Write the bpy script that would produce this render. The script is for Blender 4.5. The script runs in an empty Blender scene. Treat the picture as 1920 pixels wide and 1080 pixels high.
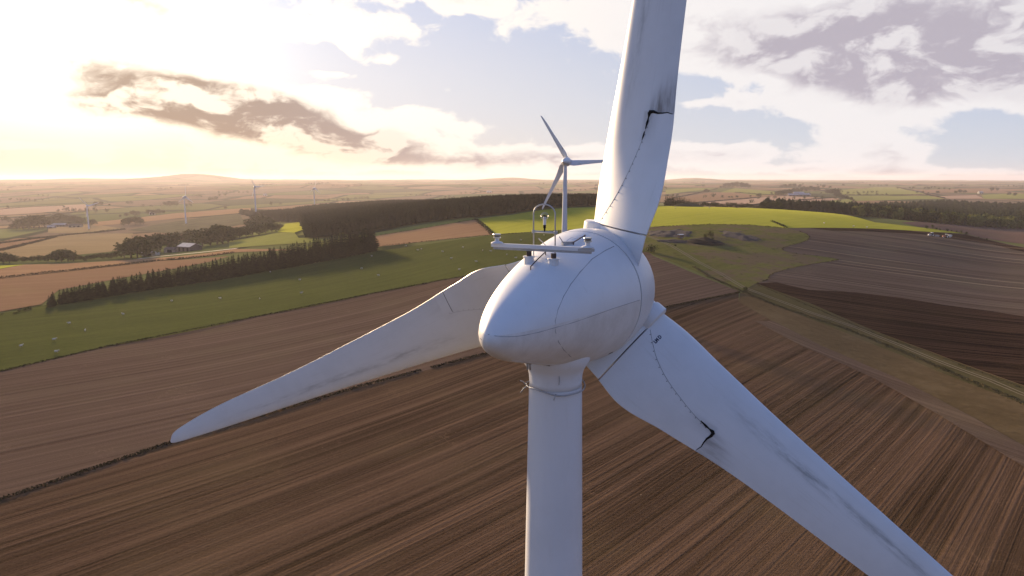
import bpy, math, random
import numpy as np
from mathutils import Vector, Matrix, noise as mnoise
from mathutils.geometry import tessellate_polygon
S = bpy.context.scene
COL = S.collection
rad = math.radians

# ------------------------------------------------------------------ camera
CAMZ = 54.0
HAZE = 7e-5
F = 1280.0                                   # focal length in photo pixels (1920 wide)
PITCH = math.atan(204 / 1280)
cam = bpy.data.cameras.new("camera"); camo = bpy.data.objects.new("camera", cam); COL.objects.link(camo)
camo.location = (0, 0, CAMZ); camo.rotation_euler = (math.pi / 2 - PITCH, 0, 0)
cam.sensor_width = 36; cam.lens = 24; cam.clip_start = .1; cam.clip_end = 40000
S.camera = camo
FW = np.array([0, math.cos(PITCH), -math.sin(PITCH)]); UP = np.array([0, math.sin(PITCH), math.cos(PITCH)])
def ray(u, v):
    d = FW + np.array([(u - 960) / F, 0, 0]) - UP * ((v - 540) / F)
    return d / np.linalg.norm(d)
# ------------------------------------------------------------------ exposure
S.view_settings.view_transform = 'Standard'; S.view_settings.look = 'None'
S.view_settings.exposure = 1.25; S.view_settings.gamma = 1
S.cycles.volume_bounces = 0; S.cycles.max_bounces = 6; S.cycles.diffuse_bounces = 3
S.cycles.use_denoising = True
# ------------------------------------------------------------------ node helper
class NT:
    def __init__(s, tree): s.t = tree; tree.nodes.clear()
    def n(s, typ, **k):
        nd = s.t.nodes.new(typ)
        for a, b in k.items(): setattr(nd, a, b)
        return nd
    def put(s, sock, v):
        if hasattr(v, 'is_output'): s.t.links.new(v, sock)
        elif v is not None: sock.default_value = v
    def m(s, op, a, b=None, c=None, clamp=False):
        nd = s.n('ShaderNodeMath', operation=op); nd.use_clamp = clamp
        for i, v in enumerate((a, b, c)):
            if v is not None: s.put(nd.inputs[i], v)
        return nd.outputs[0]
    def vm(s, op, a, b=None):
        nd = s.n('ShaderNodeVectorMath', operation=op)
        s.put(nd.inputs[0], a)
        if b is not None: s.put(nd.inputs[1], b)
        return nd.outputs['Value'] if op in ('DOT_PRODUCT', 'LENGTH') else nd.outputs[0]
    def xyz(s, x, y, z):
        nd = s.n('ShaderNodeCombineXYZ')
        for i, v in enumerate((x, y, z)): s.put(nd.inputs[i], v)
        return nd.outputs[0]
    def sep(s, v):
        nd = s.n('ShaderNodeSeparateXYZ'); s.put(nd.inputs[0], v); return nd.outputs
    def noise(s, vec, scale=1, detail=4, rough=.55, dist=0, col=False):
        nd = s.n('ShaderNodeTexNoise'); s.put(nd.inputs['Vector'], vec)
        for k, v in (('Scale', scale), ('Detail', detail), ('Roughness', rough), ('Distortion', dist)): s.put(nd.inputs[k], v)
        return nd.outputs[1 if col else 0]
    def ss(s, x, a, b, lo=0., hi=1., typ='SMOOTHSTEP'):
        nd = s.n('ShaderNodeMapRange', interpolation_type=typ)
        s.put(nd.inputs[0], x); s.put(nd.inputs[1], a); s.put(nd.inputs[2], b); s.put(nd.inputs[3], lo); s.put(nd.inputs[4], hi)
        return nd.outputs[0]
    def mix(s, f, a, b, typ='MIX'):
        nd = s.n('ShaderNodeMix', data_type='RGBA', blend_type=typ)
        c = lambda v: v if hasattr(v, 'is_output') else (tuple(v) + (1,) if len(v) == 3 else v)
        s.put(nd.inputs[0], f); s.put(nd.inputs[6], c(a)); s.put(nd.inputs[7], c(b))
        return nd.outputs[2]
    def scale(s, col, f):
        nd = s.n('ShaderNodeVectorMath', operation='SCALE'); s.put(nd.inputs[0], col if hasattr(col, 'is_output') else tuple(col)); s.put(nd.inputs['Scale'], f)
        return nd.outputs[0]
def px_azel(u, v):
    d = ray(u, v); return math.atan2(d[0], d[1]), math.asin(d[2])

# ------------------------------------------------------------------ sky and sun
SUN_AZ, SUN_EL = rad(-31), rad(11.3)
SUNV = Vector((math.sin(SUN_AZ) * math.cos(SUN_EL), math.cos(SUN_AZ) * math.cos(SUN_EL), math.sin(SUN_EL)))
W = bpy.data.worlds.new("World"); S.world = W; W.use_nodes = True
w = NT(W.node_tree)
sky = w.n('ShaderNodeTexSky', sky_type='NISHITA', sun_disc=False, sun_elevation=SUN_EL, sun_rotation=SUN_AZ, altitude=100, air_density=1.0, dust_density=.4, ozone_density=2.0)
D = w.vm('NORMALIZE', w.n('ShaderNodeTexCoord').outputs['Generated'])
dx, dy, dz = w.sep(D)
az = w.m('ARCTAN2', dx, dy); el = w.m('ARCSINE', dz)
cosg = w.vm('DOT_PRODUCT', D, tuple(SUNV))
cg = w.m('MAXIMUM', cosg, 0.)
glow_w = w.m('POWER', cg, 9.)          # wide forward-scattered light
glow_n = w.m('POWER', cg, 75.)
den = w.m('MAXIMUM', w.m('ADD', dz, .13), .03)
P = w.xyz(w.m('DIVIDE', dx, den), w.m('DIVIDE', dy, den), 0.)
wob = w.noise(P, 1.1, 3, .5, col=True)
P2 = w.vm('ADD', P, w.scale(w.vm('SUBTRACT', wob, (.5, .5, .5)), .55))
n1 = w.noise(P2, .95, 8, .58)
n1s = w.noise(w.vm('ADD', P2, (SUNV.x * .16, SUNV.y * .16, 0.04)), .95, 4, .52)   # same field a step towards the sun
AE = w.xyz(w.m('MULTIPLY', az, 9.), w.m('MULTIPLY', el, 15.), 3.3)
wob2 = w.noise(AE, 1.1, 3, .5, col=True)
AE2 = w.vm('ADD', AE, w.scale(w.vm('SUBTRACT', wob2, (.5, .5, .5)), .8))
n2 = w.noise(AE2, 1.5, 10, .60)
to_sun = w.xyz(w.m('MULTIPLY', w.m('SUBTRACT', SUN_AZ, az), .55), w.m('MULTIPLY', w.m('SUBTRACT', SUN_EL + .10, el), 1.6), 0.)
n2s = w.noise(w.vm('ADD', AE2, to_sun), 1.5, 5, .55)                  # the same field a step towards the sun
nn = w.m('ADD', w.m('MULTIPLY', n1, .30), w.m('MULTIPLY', n2, .70))
def blob(u, v, ru, rv, rot=0., p=1.):
    a0, e0 = px_azel(u, v); c, s_ = math.cos(rad(rot)), math.sin(rad(rot))
    x = w.m('SUBTRACT', az, a0); y = w.m('SUBTRACT', el, e0)
    X = w.m('ADD', w.m('MULTIPLY', x, c * F / ru), w.m('MULTIPLY', y, s_ * F / ru))
    Y = w.m('ADD', w.m('MULTIPLY', x, -s_ * F / rv), w.m('MULTIPLY', y, c * F / rv))
    r = w.m('ADD', w.m('MULTIPLY', X, X), w.m('MULTIPLY', Y, Y))
    return w.m('EXPONENT', w.m('MULTIPLY', r, -1.0))
def addall(L):
    o = L[0]
    for q in L[1:]: o = w.m('ADD', o, q)
    return o
def wt(k, b): return w.m('MULTIPLY', b, k)
# (photo position, radii, tilt) of the cloud masses; the noise gives them their edges
grey = addall([wt(.55, blob(372, 182, 62, 20, -12)), wt(.30, blob(800, 300, 120, 14, 0)), wt(.35, blob(1680, 300, 60, 22, 0)), wt(.55, blob(380, 196, 130, 22, -14)), wt(.40, blob(540, 236, 60, 26, -20)), wt(1.05, blob(440, 208, 230, 42, -13)), wt(.70, blob(225, 196, 110, 24, -2)), wt(.80, blob(490, 218, 110, 38, -12)), wt(.55, blob(650, 266, 100, 20, -12)), wt(.50, blob(735, 258, 50, 24, -10)),
               wt(.55, blob(280, 6, 55, 20, -20)), wt(.30, blob(30, 272, 70, 9, 0)), wt(.62, blob(950, 298, 230, 20, 0)), wt(.26, blob(1040, 322, 160, 10, 0)),
               wt(.50, blob(1560, 70, 330, 60, -4)), wt(.55, blob(1850, 60, 360, 110, 0)), wt(.46, blob(1800, 165, 300, 36, -4)), wt(.30, blob(1480, 120, 200, 36, -14)), wt(.42, blob(1655, 285, 62, 34, -20)),
               wt(.44, blob(1330, 292, 130, 16, 0)), wt(.30, blob(1500, 318, 150, 9, 0)), wt(.30, blob(1790, 322, 160, 8, 0)), wt(.34, blob(830, 272, 44, 14, 0)), wt(.36, blob(770, -10, 210, 20, -4))])
white = addall([wt(.34, blob(1190, 30, 170, 60, -14)), wt(.12, blob(1600, 215, 200, 34, -16)), wt(.30, blob(1440, 50, 230, 56, -10)), wt(.30, blob(890, 15, 80, 40, -24)), wt(.34, blob(500, 50, 240, 34, -8)),
                wt(.26, blob(720, 112, 36, 11, 0)), wt(.26, blob(600, 138, 64, 9, -3)), wt(.22, blob(855, 169, 44, 8, 3)), wt(.30, blob(680, 200, 120, 30, -14)), wt(.26, blob(830, 225, 80, 22, -8)),
                wt(.24, blob(1330, 192, 80, 10, 0)), wt(.34, blob(1610, 262, 80, 34, -30)), wt(.27, blob(1250, 278, 210, 18, 0)), wt(.12, blob(1520, 302, 180, 20, 0)), wt(.22, blob(655, 70, 34, 10, -24)), wt(.24, blob(655, 97, 34, 10, -34)),
                wt(.24, blob(420, 295, 420, 30, 0)), wt(.30, blob(700, 40, 130, 26, -10))])
base = w.m('SUBTRACT', w.m('MULTIPLY', w.m('SUBTRACT', nn, .5), 1.5), .15)
gaps = addall([wt(.26, blob(1400, 160, 130, 24, -4)), wt(.26, blob(1870, 258, 120, 40, 0)), wt(.20, blob(900, 120, 150, 40, 0)), wt(.14, blob(1420, 240, 110, 20, 0)), wt(.18, blob(560, 105, 60, 20, 0))])      # the clear openings
base = w.m('SUBTRACT', base, gaps)
dens = w.m('ADD', base, w.m('ADD', grey, white))
alpha = w.ss(dens, .01, .17)
core = w.ss(w.m('ADD', w.m('MULTIPLY', base, 1.5), grey), .08, .62)
lit = w.ss(w.m('ADD', w.m('MULTIPLY', w.m('SUBTRACT', n1, n1s), .6), w.m('SUBTRACT', n2, n2s)), -.06, .12)
warmth = w.m('MINIMUM', w.m('MULTIPLY', glow_w, 1.05), 1.)
edge_col = w.mix(warmth, (.90, .87, .88), (1.5, 1.30, 1.05))
core_col = w.mix(warmth, (.50, .46, .53), (.44, .31, .23))
core_col = w.mix(w.m('MULTIPLY', lit, .75), core_col, edge_col)
cloud = w.mix(core, edge_col, core_col)
# clear sky: Nishita with its aureole held down, the pale evening veil, and the light scattered round the low sun
ns = w.vm('MULTIPLY', sky.outputs[0], (.1, .1, .1))
sk = w.sep(ns); ns = w.xyz(*[w.m('DIVIDE', c, w.m('ADD', 1., w.m('MULTIPLY', c, .9))) for c in sk])
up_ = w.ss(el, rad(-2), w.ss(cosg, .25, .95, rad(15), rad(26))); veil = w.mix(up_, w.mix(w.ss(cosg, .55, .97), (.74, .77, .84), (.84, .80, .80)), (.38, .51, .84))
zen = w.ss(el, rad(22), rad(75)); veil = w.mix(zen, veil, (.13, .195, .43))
clear = w.mix(.86, ns, veil)
glowcol = w.vm('ADD', w.scale((1.0, .83, .62), w.m('MULTIPLY', glow_w, .31)), w.scale((1.0, .93, .80), w.m('MULTIPLY', glow_n, .85)))
lowsun = w.m('MULTIPLY', w.ss(el, rad(6), 0.), glow_w)
glowcol = w.scale(glowcol, w.ss(el, rad(-1), rad(9), .42, 1.))
clear = w.vm('ADD', clear, glowcol)
skyc = w.mix(alpha, clear, cloud)
skyc = w.vm('ADD', skyc, w.scale(glowcol, w.m('MULTIPLY', alpha, .12)))
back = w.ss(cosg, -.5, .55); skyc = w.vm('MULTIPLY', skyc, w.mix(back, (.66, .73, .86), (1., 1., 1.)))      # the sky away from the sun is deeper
skyc = w.mix(w.m('MULTIPLY', lowsun, .8), skyc, w.vm('MULTIPLY', skyc, (1.0, .82, .54)))
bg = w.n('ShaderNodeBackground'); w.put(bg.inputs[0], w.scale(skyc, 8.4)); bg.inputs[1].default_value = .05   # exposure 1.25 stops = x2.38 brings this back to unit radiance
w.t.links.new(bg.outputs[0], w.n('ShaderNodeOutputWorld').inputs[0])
sl = bpy.data.lights.new("sun", 'SUN'); so = bpy.data.objects.new("sun", sl); COL.objects.link(so)
sl.energy = 5.0; sl.angle = rad(5.); sl.color = (1, .72, .43)      # low sun seen through thin cloud: soft-edged shadows
so.rotation_euler = SUNV.to_track_quat('Z', 'Y').to_euler(); so.location = (-60, 100, 120)

# ------------------------------------------------------------------ object helpers
def tag(o, label=None, cat=None, group=None, kind=None):
    for k, v in (('label', label), ('category', cat), ('group', group), ('kind', kind)):
        if v: o[k] = v
    return o
def empty(name, loc, label, cat, group=None, rz=0.):
    o = bpy.data.objects.new(name, None); COL.objects.link(o); o.location = loc; o.rotation_euler = (0, 0, rz); o.empty_display_size = .5
    return tag(o, label, cat, group)
def mesh(name, V, Fc, mats, parent=None, smooth=False, mi=None, loc=None):
    me = bpy.data.meshes.new(name); me.from_pydata([tuple(map(float, q)) for q in V], [], [tuple(map(int, f)) for f in Fc])
    for m_ in (mats if isinstance(mats, (list, tuple)) else [mats]): me.materials.append(m_)
    if smooth: me.polygons.foreach_set('use_smooth', [True] * len(me.polygons))
    if mi is not None: me.polygons.foreach_set('material_index', mi)
    me.update()
    o = bpy.data.objects.new(name, me); COL.objects.link(o)
    if parent: o.parent = parent
    if loc is not None: o.location = loc
    return o
class MB:
    def __init__(s): s.V = []; s.F = []; s.mi = []
    def add(s, V, Fc, mi=0):
        b = len(s.V); s.V += [tuple(map(float, q)) for q in V]; s.F += [tuple(i + b for i in f) for f in Fc]; s.mi += [mi] * len(Fc); return s
    def box(s, c, sz, mi=0, R=None, taper=1.):
        V = []
        for z in (-.5, .5):
            k = taper if z > 0 else 1.
            for x, y in ((-.5, -.5), (.5, -.5), (.5, .5), (-.5, .5)):
                q = np.array([x * sz[0] * k, y * sz[1] * k, z * sz[2]])
                if R is not None: q = R @ q
                V.append(q + np.array(c))
        return s.add(V, [(3, 2, 1, 0), (4, 5, 6, 7), (0, 1, 5, 4), (1, 2, 6, 5), (2, 3, 7, 6), (3, 0, 4, 7)], mi)
    def tube(s, pts, r, n=8, mi=0, cap=True, close=False):
        pts = [np.array(p, float) for p in pts]; k = len(pts); rr = r if hasattr(r, '__len__') else [r] * k
        V = []; nrm = None
        for i in range(k):
            a = pts[(i - 1) % k] if (i > 0 or close) else pts[i]; b = pts[(i + 1) % k] if (i < k - 1 or close) else pts[i]
            t = (b - a) / (np.linalg.norm(b - a) + 1e-12)
            if nrm is None:
                nrm = np.cross(t, (0, 0, 1.) if abs(t[2]) < .9 else (1., 0, 0))
            nrm = nrm - t * (nrm @ t); nrm /= np.linalg.norm(nrm) + 1e-12
            bn = np.cross(t, nrm)
            V += [pts[i] + rr[i] * (math.cos(2 * math.pi * j / n) * nrm + math.sin(2 * math.pi * j / n) * bn) for j in range(n)]
        Fc = []
        for i in range(k if close else k - 1):
            for j in range(n):
                a, b = i * n, ((i + 1) % k) * n
                Fc.append((a + j, a + (j + 1) % n, b + (j + 1) % n, b + j))
        if cap and not close: Fc += [tuple(range(n))[::-1], tuple(range((k - 1) * n, k * n))]
        return s.add(V, Fc, mi)
    def lathe(s, prof, c=(0, 0, 0), n=32, mi=0, cap=True):
        c = np.array(c, float); V = []
        for r, z in prof: V += [c + (r * math.cos(2 * math.pi * j / n), r * math.sin(2 * math.pi * j / n), z) for j in range(n)]
        Fc = [(i * n + j, i * n + (j + 1) % n, (i + 1) * n + (j + 1) % n, (i + 1) * n + j) for i in range(len(prof) - 1) for j in range(n)]
        if cap: Fc += [tuple(range(n))[::-1], tuple(range((len(prof) - 1) * n, len(prof) * n))]
        return s.add(V, Fc, mi)
    def build(s, name, mats, parent=None, smooth=False, loc=None): return mesh(name, s.V, s.F, mats, parent, smooth, s.mi, loc)
def copy_tree(o, parent=None):
    c = o.copy(); COL.objects.link(c)
    if parent: c.parent = parent
    for ch in list(o.children): copy_tree(ch, c)
    return c

# ------------------------------------------------------------------ materials
def mat(name, fn, rough=.9, spec=.2, bump=None, sheen=None):
    m_ = bpy.data.materials.new(name); m_.use_nodes = True; t = NT(m_.node_tree)
    b = t.n('ShaderNodeBsdfPrincipled'); o = t.n('ShaderNodeOutputMaterial'); t.t.links.new(b.outputs[0], o.inputs[0])
    r = fn(t); col, h = r if isinstance(r, tuple) and hasattr(r[0], 'is_output') else (r, None)
    if not hasattr(col, 'is_output'): col = tuple(col) + (1,)
    t.put(b.inputs['Base Color'], col); t.put(b.inputs['Roughness'], rough); b.inputs['Specular IOR Level'].default_value = spec
    if sheen:
        b.inputs['Sheen Weight'].default_value = sheen[0]; b.inputs['Sheen Roughness'].default_value = .5; b.inputs['Sheen Tint'].default_value = tuple(sheen[1]) + (1,)
    if h is not None and bump:
        bn = t.n('ShaderNodeBump'); bn.inputs['Strength'].default_value = bump[0]; bn.inputs['Distance'].default_value = bump[1]
        t.put(bn.inputs['Height'], h); t.t.links.new(bn.outputs[0], b.inputs['Normal'])
    return m_
def pos(t): return t.n('ShaderNodeNewGeometry').outputs['Position']
def along(t, ang, sl, sw):
    """world position in field coordinates: x along the drill lines (scaled sl), y across them (scaled sw)"""
    p = pos(t); c, s_ = math.cos(ang), math.sin(ang)
    l = t.vm('DOT_PRODUCT', p, (c, s_, 0.)); a = t.vm('DOT_PRODUCT', p, (-s_, c, 0.))
    wv = t.m('MULTIPLY', t.m('SUBTRACT', t.noise(p, .008, 2), .5), 3.)
    a = t.m('ADD', a, wv)
    return t.xyz(t.m('MULTIPLY', l, sl), t.m('MULTIPLY', a, sw), 0.), l, a
def soil(name, ang, dark, light, straw=(.30, .22, .14), contrast=1., lines=.0, wide=.11, fine=.55, tuft=None):
    def fn(t):
        v1, l, a = along(t, ang, .0016, wide); v2, _, _ = along(t, ang, .004, fine); v3, _, _ = along(t, ang, .014, 1.7)
        s1 = t.noise(v1, 1, 3, .6); s2 = t.noise(v2, 1, 3, .6); s3 = t.noise(v3, 1, 2, .6)
        p = pos(t)
        big = t.noise(p, .016, 4, .6); grain = t.noise(p, 2.2, 5, .8)
        f = t.m('ADD', t.m('MULTIPLY', s1, .75), t.m('MULTIPLY', s2, .80))
        f = t.m('ADD', f, t.m('MULTIPLY', s3, .62)); f = t.m('ADD', f, t.m('MULTIPLY', big, .34)); f = t.m('ADD', f, t.m('MULTIPLY', grain, .55))
        f = t.m('ADD', f, t.m('MULTIPLY', t.m('SINE', t.m('ADD', t.m('MULTIPLY', a, 2.05), t.m('MULTIPLY', s1, 5.))), t.m('MULTIPLY', big, .14)))      # the drill bouts
        f = t.m('MULTIPLY', t.m('SUBTRACT', f, 1.525), 1.9 * contrast); f = t.m('ADD', f, .5, clamp=True)
        c = t.mix(f, dark, light)
        hue = t.noise(p, .03, 3); c = t.mix(t.ss(hue, .45, .75, 0, .35), c, (light[0] * .9, light[1] * 1.06, light[2] * .85))
        sp = t.noise(p, .9, 2, .5); patch = t.noise(p, .05, 3, .6)
        c = t.mix(t.m('MULTIPLY', t.ss(sp, .72, .80), t.ss(patch, .5, .7)), c, straw)
        sq = t.noise(t.vm('ADD', p, t.scale(t.noise(p, .10, 2, .5, col=True), 9.)), .16, 3, .6)     # scuffed pale wheelings
        ring = t.m('SUBTRACT', 1., t.ss(t.m('ABSOLUTE', t.m('SUBTRACT', sq, .5)), 0., .022))
        c = t.mix(t.m('MULTIPLY', ring, t.ss(patch, .52, .68, 0, .40)), c, (light[0] * 1.25, light[1] * 1.25, light[2] * 1.25))
        if lines:
            ln = t.noise(t.along if False else along(t, ang, .0025, .26)[0], 1, 2, .4)
            c = t.mix(t.m('MULTIPLY', t.ss(ln, .66, .72), lines), c, straw)
        if tuft: c = t.mix(t.m('MULTIPLY', t.ss(t.noise(p, .5, 5, .7), .55, .68), .8), c, tuft)
        return c, t.m('ADD', t.m('MULTIPLY', s2, .5), t.m('ADD', t.m('MULTIPLY', s3, .5), t.m('MULTIPLY', grain, .4)))
    return mat(name, fn, 1., 0., (.7, .5))
def grass(name, c1, c2, ang=0., rough_=.0, c3=(.20, .16, .07), sc=1., sheen=.03):
    def fn(t):
        v, l, a = along(t, ang, .01, .22); p = pos(t)
        s_ = t.noise(v, 1, 3, .6); big = t.noise(p, .011 * sc, 4, .6); g = t.noise(p, .55 * sc, 5, .72)
        f = t.m('ADD', t.m('MULTIPLY', s_, .6), t.m('ADD', t.m('MULTIPLY', big, .8), t.m('MULTIPLY', g, .55)))
        f = t.m('ADD', t.m('MULTIPLY', t.m('SUBTRACT', f, .97), 1.8), .5, clamp=True)
        c = t.mix(f, c1, c2)
        if rough_:
            q = t.noise(p, .045, 6, .7); c = t.mix(t.m('MULTIPLY', t.ss(q, .47, .60), rough_), c, c3)
            q2 = t.noise(p, .22, 5, .7); c = t.mix(t.m('MULTIPLY', t.ss(q2, .55, .68), rough_ * .7), c, (c1[0] * .5, c1[1] * .5, c1[2] * .5))
        return c, g
    return mat(name, fn, 1., 0., (.5, .3), (sheen, [min(1., q * 2.6 + .12) for q in c2]))
def leaf(name, c1, c2, sc=.8):
    def fn(t):
        oi = t.n('ShaderNodeObjectInfo').outputs['Random']; g = t.noise(pos(t), sc, 3, .6)
        return t.mix(t.m('ADD', t.m('MULTIPLY', t.ss(g, .3, .7), .7), t.m('MULTIPLY', oi, .3)), c1, c2)
    return mat(name, fn, 1., 0.)
def plain(name, c, rough=.6, spec=.4, var=.12, sc=3., metal=0.):
    def fn(t):
        g = t.noise(t.n('ShaderNodeTexCoord').outputs['Object'], sc, 5, .65)
        return t.mix(t.ss(g, .3, .7), tuple(x * (1 - var) for x in c), tuple(min(1, x * (1 + var * .5)) for x in c))
    m_ = mat(name, fn, rough, spec); m_.node_tree.nodes['Principled BSDF'].inputs['Metallic'].default_value = metal
    return m_
def gelcoat(name, streak=.25):
    def fn(t):
        p = t.n('ShaderNodeTexCoord').outputs['Object']; x, y, z = t.sep(p)
        g = t.noise(p, .7, 6, .65); dr = t.noise(t.xyz(t.m('MULTIPLY', x, 5.), t.m('MULTIPLY', y, 5.), t.m('MULTIPLY', z, .5)), 1, 4, .6)
        c = t.mix(t.ss(g, .35, .75, 0, .5), (.70, .71, .73), (.61, .62, .63))
        c = t.mix(t.ss(dr, .56, .80, 0, streak), c, (.45, .43, .39))
        return t.mix(t.ss(t.noise(p, 9, 4, .7), .66, .78, 0, .25), c, (.45, .43, .40))
    return mat(name, fn, .42, .4)
M_WHITE = gelcoat("white_gelcoat", .22)
M_TOWER = gelcoat("white_tower_paint", .14)
M_SEAM = plain("seam_sealant", (.13, .13, .14), .8, .2)
M_SEAMPALE = plain("pale_seam", (.33, .33, .35), .8, .2)
M_DARK = plain("dark_opening", (.02, .018, .016), .9, .1)
M_STEEL = plain("galvanised_steel", (.42, .43, .45), .45, .5, .15, 6, .6)
M_RUST = plain("rusty_steel", (.12, .08, .06), .8, .2, .4, 8)
M_LENS = plain("lamp_lens", (.62, .60, .50), .25, .5)
M_INK = plain("dark_blue_lettering", (.035, .05, .10), .6, .3)

# ------------------------------------------------------------------ terrain
TU = np.array([-700, 0, 350, 700, 960, 1200, 1450, 1700, 1920, 2700], float)
TY = np.array([0, 90, 180, 266, 350, 430, 560, 700, 850, 1000, 1250, 1600, 2200, 3000, 4500, 6500, 9000, 14000], float)
TZ = np.array([  # one row per distance, one column per photo column
 [0, 0, 0, 0, 0, 0, 0, 0, 0, 0],
 [0, 0, 0, 0, 0, 0, 0, 0, 0, 0],
 [0, 0, 0, 1.5, 3, 3.5, 3, 1, .5, 0],
 [-2, -1, 0, 4, 9.5, 10, 8, 4.5, 2, 0],
 [-5, -3, -1, 6.5, 14.5, 17, 14.5, 9.5, 5.5, 2],
 [-10, -6, -2.5, 9, 19.5, 23.5, 22, 15.5, 8.5, 3],
 [-14, -12, -7.5, 14, 29, 31, 29, 19, 7.5, 0],
 [-22, -20, -14.5, 14, 27, 28, 22, 12, 2, -3],
 [-28, -27, -20, 11, 20, 18, 11, 5, -3, -6],
 [-32, -31, -25, 8, 14, 9, 5, 0, -5, -8],
 [-37, -36, -29, 3, 6, 3, 1, -3, -7, -9],
 [-40, -39, -31, -8, -4, -1, 1, -1, -6, -8],
 [-38, -36, -27, -22, -15, 4, 7, 3, -3, -5],
 [-26, -22, -14, -18, -10, 10, 14, 8, 3, 0],
 [2, 4, 8, 5, 10, 20, 22, 15, 11, 8],
 [26, 26, 22, 28, 24, 27, 28, 23, 20, 18],
 [36, 40, 44, 40, 38, 36, 32, 30, 29, 28],
 [44, 44, 46, 44, 44, 42, 40, 38, 36, 36]], float)
def pchip(x, y, q):
    h = np.diff(x); d = np.diff(y, axis=0) / h[:, None]; m_ = np.zeros_like(y)
    for i in range(1, len(x) - 1):
        a, b = d[i - 1], d[i]; w1, w2 = 2 * h[i] + h[i - 1], h[i] + 2 * h[i - 1]
        with np.errstate(divide='ignore', invalid='ignore'):
            m_[i] = np.where(a * b > 0, (w1 + w2) / (w1 / a + w2 / b), 0)
    m_[-1] = d[-1]
    i = np.clip(np.searchsorted(x, q) - 1, 0, len(x) - 2); s_ = ((q - x[i]) / h[i])[:, None]; hh = h[i][:, None]
    return (1 + 2 * s_) * (1 - s_) ** 2 * y[i] + s_ * (1 - s_) ** 2 * hh * m_[i] + s_ * s_ * (3 - 2 * s_) * y[i + 1] + s_ * s_ * (s_ - 1) * hh * m_[i + 1]
def hill(u, Y, x0, y0, hx, hy, h):
    X = (u - 960) / F * Y; X0 = (x0 - 960) / F * y0
    return h * np.exp(-((X - X0) / hx) ** 2 - ((Y - y0) / hy) ** 2)
def terrain_uv(u, Y):
    u = np.atleast_1d(np.asarray(u, float)); Y = np.atleast_1d(np.asarray(Y, float))
    z = pchip(TY, TZ, np.clip(Y, 0, 14000)); uu = np.clip(u, TU[0], TU[-1])
    ZU = pchip(TU, z.T.copy(), uu) if False else None
    i = np.clip(np.searchsorted(TU, uu) - 1, 0, len(TU) - 2); s_ = (uu - TU[i]) / (TU[i + 1] - TU[i])
    k = np.arange(len(Y)); im, ip = np.clip(i - 1, 0, None), np.clip(i + 2, None, len(TU) - 1)
    p0, p1, p2, p3 = z[k, im], z[k, i], z[k, i + 1], z[k, ip]
    m1 = (p2 - p0) / (TU[i + 1] - TU[im]) * (TU[i + 1] - TU[i]); m2 = (p3 - p1) / (TU[ip] - TU[i]) * (TU[i + 1] - TU[i])
    zz = (1 + 2 * s_) * (1 - s_) ** 2 * p1 + s_ * (1 - s_) ** 2 * m1 + s_ * s_ * (3 - 2 * s_) * p2 + s_ * s_ * (s_ - 1) * m2
    # far relief: broken skylines
    zz += hill(u, Y, 365, 8200, 330, 900, 62) + hill(u, Y, 300, 8600, 700, 900, 26) + hill(u, Y, 945, 8600, 420, 900, 36) + hill(u, Y, 1290, 8800, 260, 900, 30)
    zz += hill(u, Y, 120, 8000, 500, 800, 16) + hill(u, Y, 620, 4300, 500, 500, 15) + hill(u, Y, 900, 4600, 500, 500, 12)
    amp = np.clip((Y - 1500) / 5000, 0, 1) * 8
    X = (u - 960) / F * Y
    zz += amp * (np.sin(X * .0031 + 1.3 * np.sin(Y * .0011)) * .6 + np.sin(X * .0083 + Y * .0021 + 2) * .4 + np.sin(X * .019 + Y * .003) * .18)
    return zz
TH = np.concatenate([np.arange(-180, -56, 4.), np.arange(-56, 56, .5), np.arange(56, 181, 4.)])
RR = np.concatenate([[0.], 8 * 1.034 ** np.arange(0, 224)]); RR = RR[RR < 13500]
NTH, NR = len(TH), len(RR)
def th_u_Y(x, y):
    r = np.hypot(x, y); th = np.arctan2(x, y); c = np.cos(th)
    return 960 + F * np.tan(np.clip(th, -1.1, 1.1)), r * np.maximum(c, .45)
GX = np.sin(np.radians(TH))[:, None] * RR[None, :]; GY = np.cos(np.radians(TH))[:, None] * RR[None, :]
_u, _Y = th_u_Y(GX.ravel(), GY.ravel())
_u = np.where(np.abs(np.repeat(TH, NR)) > 90, 960 + F * np.tan(1.1) * np.sign(np.repeat(TH, NR)), _u)
GZ = terrain_uv(_u, _Y).reshape(NTH, NR)
GZ[0] = GZ[-1] = (GZ[0] + GZ[-1]) / 2
def gz(x, y):
    """height of the ground mesh (its triangles, exactly)"""
    th = math.degrees(math.atan2(x, y)); r = math.hypot(x, y)
    i = min(max(int(np.searchsorted(TH, th)) - 1, 0), NTH - 2); j = min(max(int(np.searchsorted(RR, r)) - 1, 0), NR - 2)
    best = None
    for ii in (i, i - 1, i + 1):
        if not 0 <= ii < NTH - 1: continue
        for jj in (j, j + 1, j - 1):
            if not 0 <= jj < NR - 1: continue
            q = [(ii, jj), (ii + 1, jj), (ii + 1, jj + 1), (ii, jj + 1)]
            for tri in ((0, 1, 2), (0, 2, 3)):
                A, B, C_ = [np.array((GX[q[k]], GY[q[k]], GZ[q[k]])) for k in tri]
                den_ = (B[1] - C_[1]) * (A[0] - C_[0]) + (C_[0] - B[0]) * (A[1] - C_[1])
                if abs(den_) < 1e-9: continue
                l1 = ((B[1] - C_[1]) * (x - C_[0]) + (C_[0] - B[0]) * (y - C_[1])) / den_
                l2 = ((C_[1] - A[1]) * (x - C_[0]) + (A[0] - C_[0]) * (y - C_[1])) / den_
                if l1 > -1e-4 and l2 > -1e-4 and l1 + l2 < 1.0001: return l1 * A[2] + l2 * B[2] + (1 - l1 - l2) * C_[2]
    return float(GZ[i, j])
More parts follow.
